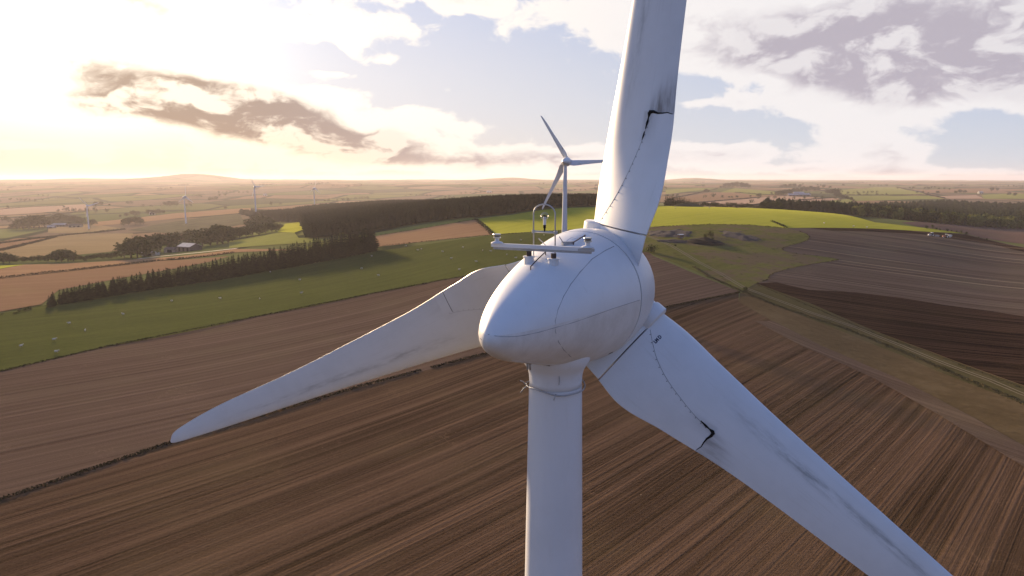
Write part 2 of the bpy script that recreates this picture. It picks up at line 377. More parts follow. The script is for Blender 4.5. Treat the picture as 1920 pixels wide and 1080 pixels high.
def g(u, v, lift=0.):
    """the point of the ground seen at a photo pixel"""
    d = ray(u, v); hyp = math.hypot(d[0], d[1]); ts = np.geomspace(12, 13000, 2600)
    x, y = d[0] * ts / hyp, d[1] * ts / hyp; z = CAMZ + d[2] * ts / hyp
    uu, Y = th_u_Y(x, y); h = z - terrain_uv(uu, Y); k = np.where(h < 0)[0]
    if len(k) == 0: k = [int(np.argmin(h / ts))]
    k = k[0]
    if k > 0 and h[k] < 0:
        f = h[k - 1] / (h[k - 1] - h[k]); X, Yw = x[k - 1] + f * (x[k] - x[k - 1]), y[k - 1] + f * (y[k] - y[k - 1])
    else: X, Yw = x[k], y[k]
    return np.array([X, Yw, gz(X, Yw) + lift])
V = np.stack([GX, GY, GZ], -1).reshape(-1, 3)
Fc = []
for i in range(NTH - 1):
    for j in range(NR - 1):
        a, b, c, d_ = i * NR + j, (i + 1) * NR + j, (i + 1) * NR + j + 1, i * NR + j + 1
        if j > 0: Fc.append((c, b, a))
        Fc.append((d_, c, a))
def farmland(t):
    """a far patchwork of fields: colour per cell, dark hedge lines between the cells"""
    p = pos(t); x, y, z = t.sep(p)
    q = t.vm('ADD', t.xyz(t.m('MULTIPLY', x, .0036), t.m('MULTIPLY', y, .0022), 0.), t.scale(t.noise(p, .002, 2, col=True), .25))
    vo = t.n('ShaderNodeTexVoronoi', feature='F1'); t.put(vo.inputs['Vector'], q); vo.inputs['Scale'].default_value = 1.
    ve = t.n('ShaderNodeTexVoronoi', feature='DISTANCE_TO_EDGE'); t.put(ve.inputs['Vector'], q); ve.inputs['Scale'].default_value = 1.
    k = t.sep(vo.outputs['Color'])[0]
    r = t.n('ShaderNodeValToRGB'); r.color_ramp.interpolation = 'CONSTANT'
    for i_, (ps, c) in enumerate(((0, (.24, .15, .09)), (.22, (.13, .145, .05)), (.42, (.28, .19, .11)), (.56, (.09, .115, .035)), (.70, (.17, .12, .08)), (.82, (.16, .175, .055)), (.93, (.045, .06, .028)))):
        e = r.color_ramp.elements[i_] if i_ < 2 else r.color_ramp.elements.new(ps)
        e.position = ps; e.color = c + (1,)
    t.put(r.inputs[0], k)
    c = t.mix(t.ss(t.noise(p, .012, 5, .7), .3, .75, 0, .45), r.outputs[0], (.11, .10, .05))
    c = t.mix(t.m('SUBTRACT', 1., t.ss(ve.outputs['Distance'], .016, .05)), c, (.035, .042, .022))
    c = t.mix(t.m('MULTIPLY', t.ss(t.noise(p, .0045, 6, .65), .60, .66), .9), c, (.04, .05, .026))
    return c
M_FARM = mat("farmland_patchwork", farmland, 1., 0.)
ground = tag(mesh("ground", V, Fc, M_FARM, smooth=True), kind='structure')

def clip(poly, tri):
    out = poly
    for k in range(3):
        a, b = tri[k], tri[(k + 1) % 3]; inp = out; out = []
        if not inp: return []
        sd = lambda p: (b[0] - a[0]) * (p[1] - a[1]) - (b[1] - a[1]) * (p[0] - a[0])
        for i in range(len(inp)):
            p, q = inp[i], inp[(i + 1) % len(inp)]; sp, sq = sd(p), sd(q)
            if sp >= 0: out.append(p)
            if (sp >= 0) != (sq >= 0):
                f = sp / (sp - sq); out.append((p[0] + f * (q[0] - p[0]), p[1] + f * (q[1] - p[1])))
    return out
GRID = None
LAYER = [0]
def sheet(name, xy, material, lift=None):
    """a field or track draped on the ground: the outline cut to the ground's own triangles, a few centimetres proud"""
    LAYER[0] += 1
    lift = lift or .02 + .012 * LAYER[0]
    xy = [np.array(q[:2], float) for q in xy]
    tris = tessellate_polygon([[Vector((q[0], q[1], 0)) for q in xy]])
    ids = {}; V = []; Fc = []
    for t3 in tris:
        T = [xy[k] for k in t3]
        ar = (T[1][0] - T[0][0]) * (T[2][1] - T[0][1]) - (T[1][1] - T[0][1]) * (T[2][0] - T[0][0])
        if abs(ar) < 1e-6: continue
        if ar < 0: T = [T[0], T[2], T[1]]
        lo = np.min(T, 0); hi = np.max(T, 0)
        cx0 = np.minimum(np.minimum(GX[:-1, :-1], GX[1:, :-1]), np.minimum(GX[:-1, 1:], GX[1:, 1:])); cx1 = np.maximum(np.maximum(GX[:-1, :-1], GX[1:, :-1]), np.maximum(GX[:-1, 1:], GX[1:, 1:]))
        cy0 = np.minimum(np.minimum(GY[:-1, :-1], GY[1:, :-1]), np.minimum(GY[:-1, 1:], GY[1:, 1:])); cy1 = np.maximum(np.maximum(GY[:-1, :-1], GY[1:, :-1]), np.maximum(GY[:-1, 1:], GY[1:, 1:]))
        for i, j in np.argwhere((cx1 >= lo[0]) & (cx0 <= hi[0]) & (cy1 >= lo[1]) & (cy0 <= hi[1])):
            q = [(i, j), (i + 1, j), (i + 1, j + 1), (i, j + 1)]
            for tr in ((0, 1, 2), (0, 2, 3)):
                A = [np.array((GX[q[k]], GY[q[k]], GZ[q[k]])) for k in tr]
                den_ = (A[1][1] - A[2][1]) * (A[0][0] - A[2][0]) + (A[2][0] - A[1][0]) * (A[0][1] - A[2][1])
                if abs(den_) < 1e-9: continue
                P_ = [tuple(a[:2]) for a in A]
                if (P_[1][0] - P_[0][0]) * (P_[2][1] - P_[0][1]) - (P_[1][1] - P_[0][1]) * (P_[2][0] - P_[0][0]) < 0: P_ = P_[::-1]
                pc = clip(P_, T)
                if len(pc) < 3: continue
                f = []
                for x, y in pc:
                    key = (round(x, 3), round(y, 3))
                    if key not in ids:
                        l1 = ((A[1][1] - A[2][1]) * (x - A[2][0]) + (A[2][0] - A[1][0]) * (y - A[2][1])) / den_
                        l2 = ((A[2][1] - A[0][1]) * (x - A[2][0]) + (A[0][0] - A[2][0]) * (y - A[2][1])) / den_
                        ids[key] = len(V); V.append((x, y, l1 * A[0][2] + l2 * A[1][2] + (1 - l1 - l2) * A[2][2] + lift))
                    if ids[key] not in f: f.append(ids[key])
                if len(f) >= 3: Fc.append(f)
    return tag(mesh(name, V, Fc, material, smooth=True), kind='structure')
def pts(L): return [g(u, v) for u, v in L]
def field(name, L, material): return sheet(name, pts(L), material)
def dirang(a, b):
    A, B = g(*a), g(*b); return math.atan2(B[1] - A[1], B[0] - A[0])
def strip(P_, wl, wr):
    """outline of a band round a line of world points, wl metres to the left and wr to the right"""
    P_ = [np.array(q[:2]) for q in P_]; L, R = [], []
    for i in range(len(P_)):
        t = P_[min(i + 1, len(P_) - 1)] - P_[max(i - 1, 0)]; t /= np.linalg.norm(t); n_ = np.array((-t[1], t[0]))
        L.append(P_[i] + n_ * wl); R.append(P_[i] - n_ * wr)
    return L + R[::-1]
def dense(P_, step):
    out = []
    for a, b in zip(P_[:-1], P_[1:]):
        k = max(1, int(np.linalg.norm((b - a)[:2]) / step)); out += [a + (b - a) * (i / k) for i in range(k)]
    return out + [P_[-1]]

# ------------------------------------------------------------------ fields, tracks and verges
def gy(u, Y):
    X = (u - 960) / F * Y; return np.array([X, Y, gz(X, Y)])
def P_(L): return [gy(q[0], q[2]) if len(q) == 3 else g(*q) for q in L]
def field(name, L, material): return sheet(name, P_(L), material)
A_F1 = dirang((0, 938), (905, 665)); A_F2 = dirang((200, 650), (830, 525)); A_TR = dirang((1480, 590), (1858, 715)); A_P1 = dirang((1560, 503), (1880, 545))
A_S = dirang((712, 440), (880, 412))
M_SOIL1 = soil("ploughed_brown_soil", A_F1, (.034, .021, .011), (.135, .083, .052), wide=.10, fine=.5)
M_SOIL2 = soil("harrowed_brown_soil", A_F2, (.070, .046, .032), (.145, .099, .072), contrast=.8, wide=.12, fine=.6)
M_HEAD = soil("headland_soil", A_TR, (.075, .050, .034), (.155, .107, .075), contrast=.9, wide=.3, fine=.8)
M_PLOUGH = soil("grey_stubble_soil", A_P1, (.066, .045, .032), (.158, .113, .083), (.38, .29, .19), contrast=1.15, lines=.7, wide=.08, fine=.4)
M_DARKSOIL = soil("fresh_turned_soil", A_P1, (.008, .004, .003), (.062, .034, .022), (.30, .20, .11), contrast=1.9, lines=.85, wide=.12, fine=.6)
M_SOIL3 = soil("far_brown_soil", A_P1, (.12, .075, .055), (.19, .12, .09), contrast=.6)
M_STUB = soil("tan_stubble", A_S, (.23, .135, .07), (.35, .215, .12), contrast=.7)
M_STUB2 = soil("pink_stubble", A_S + .3, (.33, .21, .14), (.44, .30, .20), contrast=.6)
M_TAN = soil("pale_tan_field", .4, (.19, .11, .06), (.28, .175, .10), contrast=.6)
M_PASTURE = grass("pasture_grass", (.041, .050, .012), (.082, .094, .023), A_F2)
M_LUSH = grass("lush_grass", (.160, .175, .012), (.265, .270, .026), A_F2, sheen=.13)
M_OLIVE = grass("olive_grass", (.13, .145, .035), (.21, .22, .06), .3)
M_ROUGH = grass("rough_grass", (.070, .074, .018), (.145, .140, .038), .8, .95, (.125, .088, .055))
M_VERGE = grass("dry_verge_grass", (.066, .047, .022), (.120, .085, .044), A_TR, .35, (.16, .12, .065))
M_DRY = grass("dry_tan_grass", (.17, .125, .062), (.255, .19, .10), .3)
M_VERGE2 = grass("rough_verge_grass", (.045, .042, .015), (.100, .084, .036), A_TR, .45, (.11, .085, .05))
M_MOOR = grass("rough_moor", (.07, .07, .035), (.12, .105, .06), .2, .8, (.05, .05, .03))
M_TRACK = mat("gravel_track", lambda t: (t.mix(t.noise(pos(t), .8, 5, .7), (.11, .09, .055), (.23, .19, .135)), t.noise(pos(t), 3, 4)), .95, .1, (.4, .1))
M_ROAD = mat("pale_road", lambda t: t.mix(t.noise(pos(t), .3, 4), (.42, .36, .30), (.55, .48, .40)), .9, .1)
TOPF2 = [(-400, 800), (0, 697), (200, 650), (480, 594), (700, 550), (830, 525), (880, 517), (1000, 500), (1215, 472)]
HEDGE1 = [(-400, 1075), (0, 938), (350, 820), (640, 735), (905, 665), (1080, 620), (1250, 576), (1385, 549)]
SOILEDGE = [(1385, 566), (1450, 603), (1537, 648), (1600, 675), (1675, 707), (1745, 742), (1819, 781), (1920, 838), (2400, 1110)]
VERGEEDGE = [(1392, 549), (1408, 553), (1506, 593), (1577, 621), (1689, 666), (1802, 714), (1914, 756), (2400, 950)]
PLOUGHEDGE = [(1418, 532), (1520, 570), (1633, 618), (1745, 660), (1858, 702), (1914, 722), (2400, 900)]
field("field", TOPF2 + [(1225, 480), (1300, 512), (1388, 547)] + HEDGE1[::-1], M_SOIL2)
field("field", HEDGE1 + SOILEDGE + [(2700, 1700), (960, 2600), (-1300, 1700)], M_SOIL1)
field("verge", SOILEDGE[:1] + [(1388, 549)] + VERGEEDGE + SOILEDGE[:0:-1], M_VERGE)
field("verge", [(1388, 547)] + VERGEEDGE + PLOUGHEDGE[::-1] + [(1392, 545)], M_VERGE2)
field("field", [(-400, 650), (0, 588), (80, 573), (400, 522), (715, 470), (925, 441), (1000, 436), (1115, 430), (1190, 428), (1215, 472)] + TOPF2[-2::-1], M_PASTURE)
field("field", [(640, 468), (712, 440), (800, 426), (892, 412), (925, 440), (715, 462)], M_STUB)
field("field", [(560, 466), (640, 447), (712, 435), (800, 420), (880, 407), (895, 411), (800, 427), (712, 441), (600, 470)], M_OLIVE)
field("field", [(892, 411), (960, 403), (1030, 'Y', 545), (1115, 'Y', 570), (1230, 'Y', 600), (1245, 424), (1190, 428), (1115, 429), (1000, 435), (925, 440)], M_LUSH)
field("field", [(1230, 'Y', 600), (1330, 'Y', 610), (1375, 'Y', 610), (1430, 407), (1475, 428), (1400, 422), (1330, 421), (1245, 425)], M_LUSH)
field("field", [(1375, 'Y', 610), (1450, 'Y', 610), (1560, 'Y', 600), (1640, 417), (1720, 426), (1810, 438), (1740, 435), (1640, 429), (1475, 428), (1430, 407)], M_LUSH)
R1 = [(1190, 428), (1245, 425), (1330, 421), (1400, 422), (1475, 429), (1498, 434), (1512, 439), (1518, 444), (1515, 450), (1500, 456), (1480, 461), (1467, 466), (1470, 471), (1495, 476), (1530, 480), (1560, 484), (1573, 487), (1560, 490), (1520, 496), (1480, 504), (1455, 511), (1444, 516), (1440, 524), (1418, 532)]
field("verge", R1 + [(1390, 547), (1300, 508), (1225, 478), (1190, 460)], M_ROUGH)
P1TOP = [(1475, 429), (1560, 428), (1640, 429), (1740, 435), (1810, 439), (1860, 451), (1920, 464), (2400, 540)]
field("field", P1TOP + PLOUGHEDGE[::-1] + R1[:3:-1], M_PLOUGH)
field("field", [(1520, 428), (1640, 429), (1740, 435), (1810, 440), (1860, 452), (1920, 465), (1990, 478), (1920, 473), (1860, 458), (1740, 441), (1640, 435), (1560, 433)], M_DARKSOIL)
field("field", [(1418, 532), (1455, 530), (1515, 544), (1605, 549), (1689, 559), (1774, 573), (1858, 584), (1920, 594), (2400, 680)] + PLOUGHEDGE[::-1], M_DARKSOIL)
field("field", [(1690, 418), (1790, 421), (1920, 424), (2300, 430), (2300, 500), (1920, 458), (1840, 446), (1810, 438), (1720, 425)], M_SOIL3)
# headland wheelings inside the near field's right edge
HL = P_(SOILEDGE[1:]); sheet("field", strip(dense(HL, 8), 0, 7), M_HEAD)
# the track along the ploughed field, its two wheel ruts, and the road by the farm
TRACK = P_([(1215, 443), (1260, 462), (1310, 492), (1350, 513), (1395, 540), (1440, 557), (1520, 587), (1605, 615), (1689, 649), (1774, 684), (1858, 715), (1914, 739), (2300, 880)])
for a_, b_ in ((1.05, -.55), (-.55, 1.05)): sheet("track", strip(dense(TRACK, 6), a_, b_), M_TRACK)
sheet("road", strip(dense(P_([(258, 486), (300, 481), (350, 476), (400, 471), (445, 466)]), 10), 2.2, 2.2), M_ROAD)
for L, m_ in (
    ([(1300, 381), (1427, 369), (1480, 368), (1560, 372), (1480, 376), (1400, 386), (1330, 388)], M_STUB2),
    ([(1400, 387), (1480, 377), (1565, 371), (1575, 373), (1500, 384), (1430, 391)], M_STUB2),
    ([(1262, 372), (1330, 361), (1420, 361), (1480, 366), (1425, 371), (1302, 380)], M_TAN),
    ([(1350, 361), (1378, 353), (1440, 358), (1480, 363), (1420, 367), (1380, 361)], M_OLIVE),
    ([(1248, 356), (1310, 353), (1345, 354), (1248, 364)], M_OLIVE),
    ([(1566, 358), (1640, 351), (1680, 351), (1736, 364), (1570, 365)], M_OLIVE),
    ([(1590, 367), (1740, 367), (1772, 373), (1605, 377)], M_OLIVE),
    ([(1500, 388), (1560, 376), (1595, 373), (1600, 378), (1530, 388)], M_OLIVE),
    ([(1755, 368), (1830, 366), (1845, 372), (1780, 373)], M_STUB2),
    ([(1840, 366), (1900, 362), (1960, 366), (1960, 372), (1845, 373)], M_OLIVE),
    ([(1720, 357), (1840, 353), (1960, 356), (1850, 361), (1740, 362)], M_TAN),
    ([(-300, 630), (0, 586), (78, 572), (110, 545), (240, 520), (400, 490), (430, 481), (300, 490), (0, 524), (-300, 560)], M_TAN),
    ([(-300, 556), (0, 523), (300, 489), (440, 474), (560, 470), (440, 468), (270, 486), (120, 495), (45, 497), (0, 506), (-300, 530)], M_STUB),
    ([(-100, 507), (0, 499), (45, 497), (0, 505), (-100, 515)], M_LUSH),
    ([(-50, 488), (100, 482), (230, 470), (240, 460), (250, 438), (165, 438), (100, 443), (-50, 480)], M_DRY),
    ([(-300, 500), (0, 472), (100, 443), (0, 455), (-300, 470)], M_TAN),
    ([(90, 437), (165, 437), (235, 430), (170, 420), (90, 427)], M_DRY),
    ([(165, 418), (330, 400), (470, 390), (470, 398), (330, 410), (180, 424)], M_STUB),
    ([(-50, 392), (160, 383), (165, 393), (-50, 406)], M_STUB2),
    ([(240, 432), (300, 420), (400, 405), (450, 402), (460, 420), (400, 432), (330, 438)], M_MOOR),
    ([(535, 420), (574, 415), (572, 430), (552, 437), (520, 436)], M_LUSH),
    ([(428, 453), (520, 437), (552, 437), (560, 447), (640, 454), (430, 466)], M_OLIVE)):
    field("field", L, m_)
# ------------------------------------------------------------------ the near wind turbine
Z0 = np.array([0, 0, CAMZ])
HUB = np.array([2.532, 19.63, -3.108]) + Z0
TH_, TILT, PSI, CONE, BEND = .440, -.025, .124, .036, -.105
AX = np.array([math.sin(TH_) * math.cos(TILT), math.cos(TH_) * math.cos(TILT), math.sin(TILT)])
UX = np.array([math.cos(TH_), -math.sin(TH_), 0]); WX = np.cross(UX, AX)
TB = HUB - 3.378 * AX; TB = np.array([TB[0], TB[1], gz(TB[0], TB[1])])       # tower foot
MF, MT, RE, MC, EF, ET, DZ, GT = -1.657, 7.06, 1.76, 1.383, 2.588, 1.08, -.272, .55
def egg_r(m):
    t = np.clip((MC - m) / (MC - MF) if m < MC else (m - MC) / (MT - MC), 0, 1)
    return RE * (1 - t ** EF) ** .5 if m < MC else RE * (1 - t ** ET) ** GT
def egg_c(m): return HUB - m * AX + np.array([0, 0, DZ]) * (max(m - MC, 0) / (MT - MC)) ** 2
def belly(m, ph): return 1 + .085 * max(0., -math.cos(ph)) ** 1.5 * (math.cos((min(max(m, 1.3), 5.3) - 3.1) / 2.2 * math.pi / 2) if 1.3 < m < 5.3 else 0.)
def egg_p(m, ph, lift=0.): return egg_c(m) + (egg_r(m) * belly(m, ph) + lift) * (math.cos(ph) * WX + math.sin(ph) * UX)
def egg_hit(u, v, lift=0.):
    d = ray(u, v); prev = None
    for t in np.arange(9, 26, .02):
        P = Z0 + d * t; m = (HUB - P) @ AX
        if MF < m < MT:
            q = P - egg_c(m)
            if np.hypot(q @ WX, q @ UX) < egg_r(m): return egg_p(m, math.atan2(q @ UX, q @ WX), lift)
    return None
def on_plane(u, v, P0, n):
    d = ray(u, v); t = ((P0 - Z0) @ n) / (d @ n); return Z0 + d * t
BR = np.array([1.55, 2.5, 4, 6, 9, 13, 17, 19.8, 20.7, 21.]); BC = np.array([2.869, 3.0, 2.495, 1.979, 1.579, 1.188, .96, .62, .40, .10])
def chord(r): return float(pchip(BR, BC[:, None], np.array([max(r, 1.55)]))[0, 0])
def twist(r): return float(pchip(np.array([1.55, 5, 12, 21.]), np.array([.808, .464, .203, .018])[:, None], np.array([max(r, 1.55)]))[0, 0])
def sect(r, x, side, ch=None, lift=0.):
    """blade surface point in blade space: X to the trailing edge, Y upwind, Z out along the blade"""
    ch = ch or chord(r); tw = twist(r); fr = np.interp(r, [1.55, 21], [.251, .174])
    tc = np.interp(r, [1.5, 4, 9, 15, 21], [.34, .30, .24, .20, .15])
    th = 5 * tc * (.2969 * math.sqrt(x) - .126 * x - .3516 * x * x + .2843 * x ** 3 - .1036 * x ** 4) + .006 * x
    cam_ = .035 * 4 * x * (1 - x)
    y = (th * .55 + cam_ if side > 0 else -th * .55 + cam_ * .3) * ch + lift * side
    c = np.array([-math.cos(tw), math.sin(tw), 0]); n = np.array([-math.sin(tw), -math.cos(tw), 0])
    ax = np.array([0, CONE * (r - 1.55) + BEND * (r / 21) ** 2, r])
    return ax + (fr - x) * ch * c + y * n
XS = 1 - np.cos(np.linspace(0, math.pi / 2, 20)) ; XS = np.concatenate([XS[:-1] ** 1.0, [1.]])
XS = .5 * (1 - np.cos(np.linspace(0, math.pi, 23)))
def blade_material(name, soot, dirt):
    def fn(t):
        uv = t.n('ShaderNodeUVMap', uv_map="span"); x, r, _ = t.sep(uv.outputs[0]); r = t.m('MULTIPLY', r, 21.)
        p = t.n('ShaderNodeTexCoord').outputs['Object']; X, Y, Zc = t.sep(p)
        g_ = t.noise(p, .8, 5, .65)
        c = t.mix(t.ss(g_, .35, .75, 0, .5), (.69, .70, .72), (.60, .61, .62))
        st = t.noise(t.xyz(t.m('MULTIPLY', x, 26.), t.m('MULTIPLY', r, .55), 0.), 1, 4, .6)
        band = t.m('MULTIPLY', t.ss(x, .20, .31), t.ss(x, .46, .34)); band = t.m('MULTIPLY', band, t.m('MULTIPLY', t.ss(r, 4.2, 6.5), t.ss(r, 19, 11)))
        sm = t.ss(t.noise(t.xyz(t.m('MULTIPLY', x, 9.), t.m('MULTIPLY', r, .9), 5.), 1, 6, .7), .36, .72)
        c = t.mix(t.m('MULTIPLY', t.m('MULTIPLY', band, sm), dirt), c, (.20, .21, .21))
        c = t.mix(t.m('MULTIPLY', t.ss(st, .55, .8), .22), c, (.42, .40, .36))
        # grime blown outwards from the open joint, each streak fading towards the tip
        so_ = t.m('MULTIPLY', t.m('MULTIPLY', t.ss(r, 4.96, 5.03), t.ss(r, 6.3, 5.0)), t.m('MULTIPLY', t.ss(x, .58, .78), t.ss(x, 3.2, 1.02)))
        so_ = t.m('MULTIPLY', so_, t.ss(t.m('ADD', x, t.m('MULTIPLY', t.m('SUBTRACT', r, 5.), -.22)), .52, .74))
        so2 = t.m('MULTIPLY', t.m('MULTIPLY', t.ss(r, 4.0, 4.9), t.ss(r, 5.06, 5.0)), t.m('MULTIPLY', t.ss(x, .60, .66), t.ss(x, .86, .66)))
        stn = t.ss(t.noise(t.xyz(t.m('MULTIPLY', x, 18.), t.m('MULTIPLY', r, 1.1), 9.), 1, 4, .6), .30, .72, .35, 1.)
        c = t.mix(t.m('MULTIPLY', t.m('MULTIPLY', t.m('MAXIMUM', so_, t.m('MULTIPLY', so2, .7)), stn), soot), c, (.10, .075, .055))
        c = t.mix(t.ss(t.noise(p, 5, 4, .7), .68, .80, 0, .4), c, (.36, .34, .31))
        return c
    return mat(name, fn, .40, .4)
M_BLADE = [blade_material("blade_gelcoat_sooty", .85, .45), blade_material("blade_gelcoat_streaked", .6, .75), blade_material("blade_gelcoat_clean", .12, .5)]
def loft(name, rs, mat_, chs=None, parent=None):
    nx = len(XS); V = []; UV = []; Fc = []
    ring = [(x, 1) for x in XS] + [(x, -1) for x in XS[-1:0:-1]]
    nr = len(ring)
    for k, r in enumerate(rs):
        for x, s_ in ring: V.append(sect(r, x, s_, chs[k] if chs else None)); UV.append((x if s_ > 0 else 2 + x, r / 21))
    for k in range(len(rs) - 1):
        for j in range(nr):
            a, b = k * nr + j, k * nr + (j + 1) % nr; Fc.append((a, a + nr, b + nr, b))
    Fc += [tuple(range(nr)), tuple(range((len(rs) - 1) * nr, len(rs) * nr))[::-1]]
    o = mesh(name, V, Fc, mat_, parent, True); me = o.data
    uvl = me.uv_layers.new(name="span"); li = np.zeros(len(me.loops), int); me.loops.foreach_get('vertex_index', li)
    uvl.data.foreach_set('uv', np.array(UV)[li].ravel()); me.set_sharp_from_angle(angle=rad(50))
    return o
def bmat(psi):
    b = math.cos(psi) * WX + math.sin(psi) * UX; t_ = math.sin(psi) * WX - math.cos(psi) * UX; h = HUB - TB
    M = Matrix([[-t_[k], AX[k], b[k], h[k]] for k in range(3)] + [[0, 0, 0, 1]])
    return M
turb = empty("wind_turbine", TB, "large white wind turbine in the foreground seen from behind, stained blades", "wind turbine")
L_ = lambda p: np.array(p) - TB
# tower
hz_ = HUB[2] - TB[2]
ZC_ = on_plane(1041, 722, TB, np.array([0, 1., 0]))[2] - TB[2]
tb = MB(); tb.lathe([(1.42, -1.5), (1.40, 0), (1.05, hz_ - 26), (.80, hz_ - 10), (.735, ZC_ - 4.0), (.665, ZC_ + .01)], (0, 0, 0), 64); tower = tb.build("tower", M_TOWER, turb, True); tower.data.set_sharp_from_angle(angle=rad(60))
for z in (hz_ - 20.4, hz_ - 38.):
    k = MB(); rz = np.interp(z, [0, hz_ - 26, hz_ - 10], [1.40, 1.05, .80]); k.lathe([(rz - .05, z - .02), (rz + .006, z - .02), (rz + .006, z + .02), (rz - .05, z + .02)], n=64); k.build("flange_joint", M_SEAMPALE, tower, True)
# tower collar: a loose cable ring tied round the neck, with tie ends
zc = on_plane(1041, 722, TB, np.array([0, 1., 0]))[2] - TB[2]
kb = MB(); kb.tube([(.735 * math.cos(a), .735 * math.sin(a), zc + .05 * math.sin(a * 2 + .6) + .015 * math.sin(a * 5)) for a in np.linspace(0, 2 * math.pi, 48, endpoint=False)], .017, 8, close=True)
for a, dz_ in ((-1.62, -.12), (3.3, -.16), (3.15, .12)):
    p = np.array([.74 * math.cos(a), .74 * math.sin(a), zc]); q = p + np.array([.10 * math.cos(a) - .05, .10 * math.sin(a), dz_]); kb.tube([p, (p + q) / 2 + (0, 0, .03), q], .014, 6)
kb.build("cable_ring", M_STEEL, turb, True)
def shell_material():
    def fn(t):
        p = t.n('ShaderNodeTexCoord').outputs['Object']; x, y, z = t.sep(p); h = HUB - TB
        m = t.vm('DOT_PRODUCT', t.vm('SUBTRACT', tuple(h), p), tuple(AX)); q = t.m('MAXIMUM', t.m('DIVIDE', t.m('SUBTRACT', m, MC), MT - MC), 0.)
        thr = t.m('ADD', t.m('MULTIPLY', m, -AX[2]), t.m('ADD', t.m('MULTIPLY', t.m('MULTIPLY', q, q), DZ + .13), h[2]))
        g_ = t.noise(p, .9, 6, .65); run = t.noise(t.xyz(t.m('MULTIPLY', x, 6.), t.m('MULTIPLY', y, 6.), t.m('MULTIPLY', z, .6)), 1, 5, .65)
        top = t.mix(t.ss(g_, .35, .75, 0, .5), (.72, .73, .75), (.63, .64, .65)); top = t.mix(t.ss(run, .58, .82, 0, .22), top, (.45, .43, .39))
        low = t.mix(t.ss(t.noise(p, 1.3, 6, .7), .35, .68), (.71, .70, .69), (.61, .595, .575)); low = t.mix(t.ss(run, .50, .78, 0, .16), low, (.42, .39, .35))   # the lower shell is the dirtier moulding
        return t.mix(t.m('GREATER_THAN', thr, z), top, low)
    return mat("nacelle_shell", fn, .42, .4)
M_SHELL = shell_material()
# nacelle: egg of revolution behind the rotor
def egg_mesh(name, ms, parent, n=72, local=None, capf=False):
    V = []; Fc = []
    for m in ms:
        for j in range(n):
            p = egg_p(m, 2 * math.pi * j / n); V.append(L_(p) if local is None else local(p))
    for i in range(len(ms) - 1):
        for j in range(n): Fc.append((i * n + j, i * n + (j + 1) % n, (i + 1) * n + (j + 1) % n, (i + 1) * n + j))
    Fc.append(tuple(range(n))[::-1]); Fc.append(tuple(range((len(ms) - 1) * n, len(ms) * n)))
    o = mesh(name, V, Fc, M_WHITE, parent, True); o.data.set_sharp_from_angle(angle=rad(55)); return o
RING = 1.745
tail = MC + (MT - MC) * np.sin(np.linspace(0, .9995, 44) * math.pi / 2)
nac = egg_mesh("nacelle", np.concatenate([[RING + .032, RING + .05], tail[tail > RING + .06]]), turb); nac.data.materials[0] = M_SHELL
# neck flaring from the tower top into the belly
nb = MB(); nb.lathe([(.655, zc - .02), (.660, zc + .15), (.670, zc + .29), (.692, zc + .40), (.73, zc + .49), (.79, zc + .58), (.85, zc + .69), (.87, zc + .80), (.87, zc + 1.1)], n=64); nk = nb.build("neck", M_WHITE, turb, True)
nb = MB(); nb.tube([on_plane(u, v, TB + np.array([0, -.70, 0]), np.array([0, 1., 0])) - TB for u, v in ((1048, 722), (1049, 712), (1048, 703), (1044, 694), (1038, 688))], .008, 6); nb.build("neck_seam", M_SEAMPALE, nk, True)
# dark slot of the rotor gap and the generator rim
gb = MB(); V = []
for m in (RING - .06, RING + .06):
    V += [L_(egg_c(m) + (egg_r(m) - .05) * (math.cos(a) * WX + math.sin(a) * UX)) for a in np.linspace(0, 2 * math.pi, 72, endpoint=False)]
gb.add(V, [(j, (j + 1) % 72, 72 + (j + 1) % 72, 72 + j) for j in range(72)]); gb.build("rotor_gap", M_DARK, turb, True)
def seam(pl, r=.011, name="seam", m_=M_SEAMPALE, parent=nac, n=6):
    k = MB(); k.tube([L_(q) for q in pl], r, n); return k.build(name, m_, parent, True)
PH = math.pi / 2
fl = [egg_hit(u, v, -.004) for u, v in ((906, 626), (916, 629), (928, 630.5), (940, 631.5), (953, 631.5), (968, 630.8), (984, 628.5), (1010, 623), (1040, 614.5), (1075, 604.5), (1109, 593), (1130, 585.5), (1151, 578), (1176, 570), (1199, 562.5))]
seam([q for q in fl if q is not None], .009)                    # flank joint between upper and lower shell
seam([egg_p(m, -PH, -.004) for m in np.linspace(RING + .02, 6.95, 50)], .009)
s1 = [egg_hit(u, v, -.004) for u, v in ((1151, 462), (1133, 471), (1110, 486), (1088, 510), (1070, 533), (1056, 556), (1046, 580), (1040, 602), (1041, 622), (1047, 641), (1056, 655), (1067, 665), (1082, 672))]
seam([q for q in s1 if q is not None], .011, "panel_seam")
s2 = [egg_hit(u, v, -.004) for u, v in ((1072, 449), (1085, 446), (1100, 441))]
s3 = [egg_hit(u, v, -.004) for u, v in ((1062, 452), (1070, 446), (1090, 442))]
for s_ in (s2, s3):
    s_ = [q for q in s_ if q is not None]
    if len(s_) > 1: seam(s_, .007, "roof_seam")
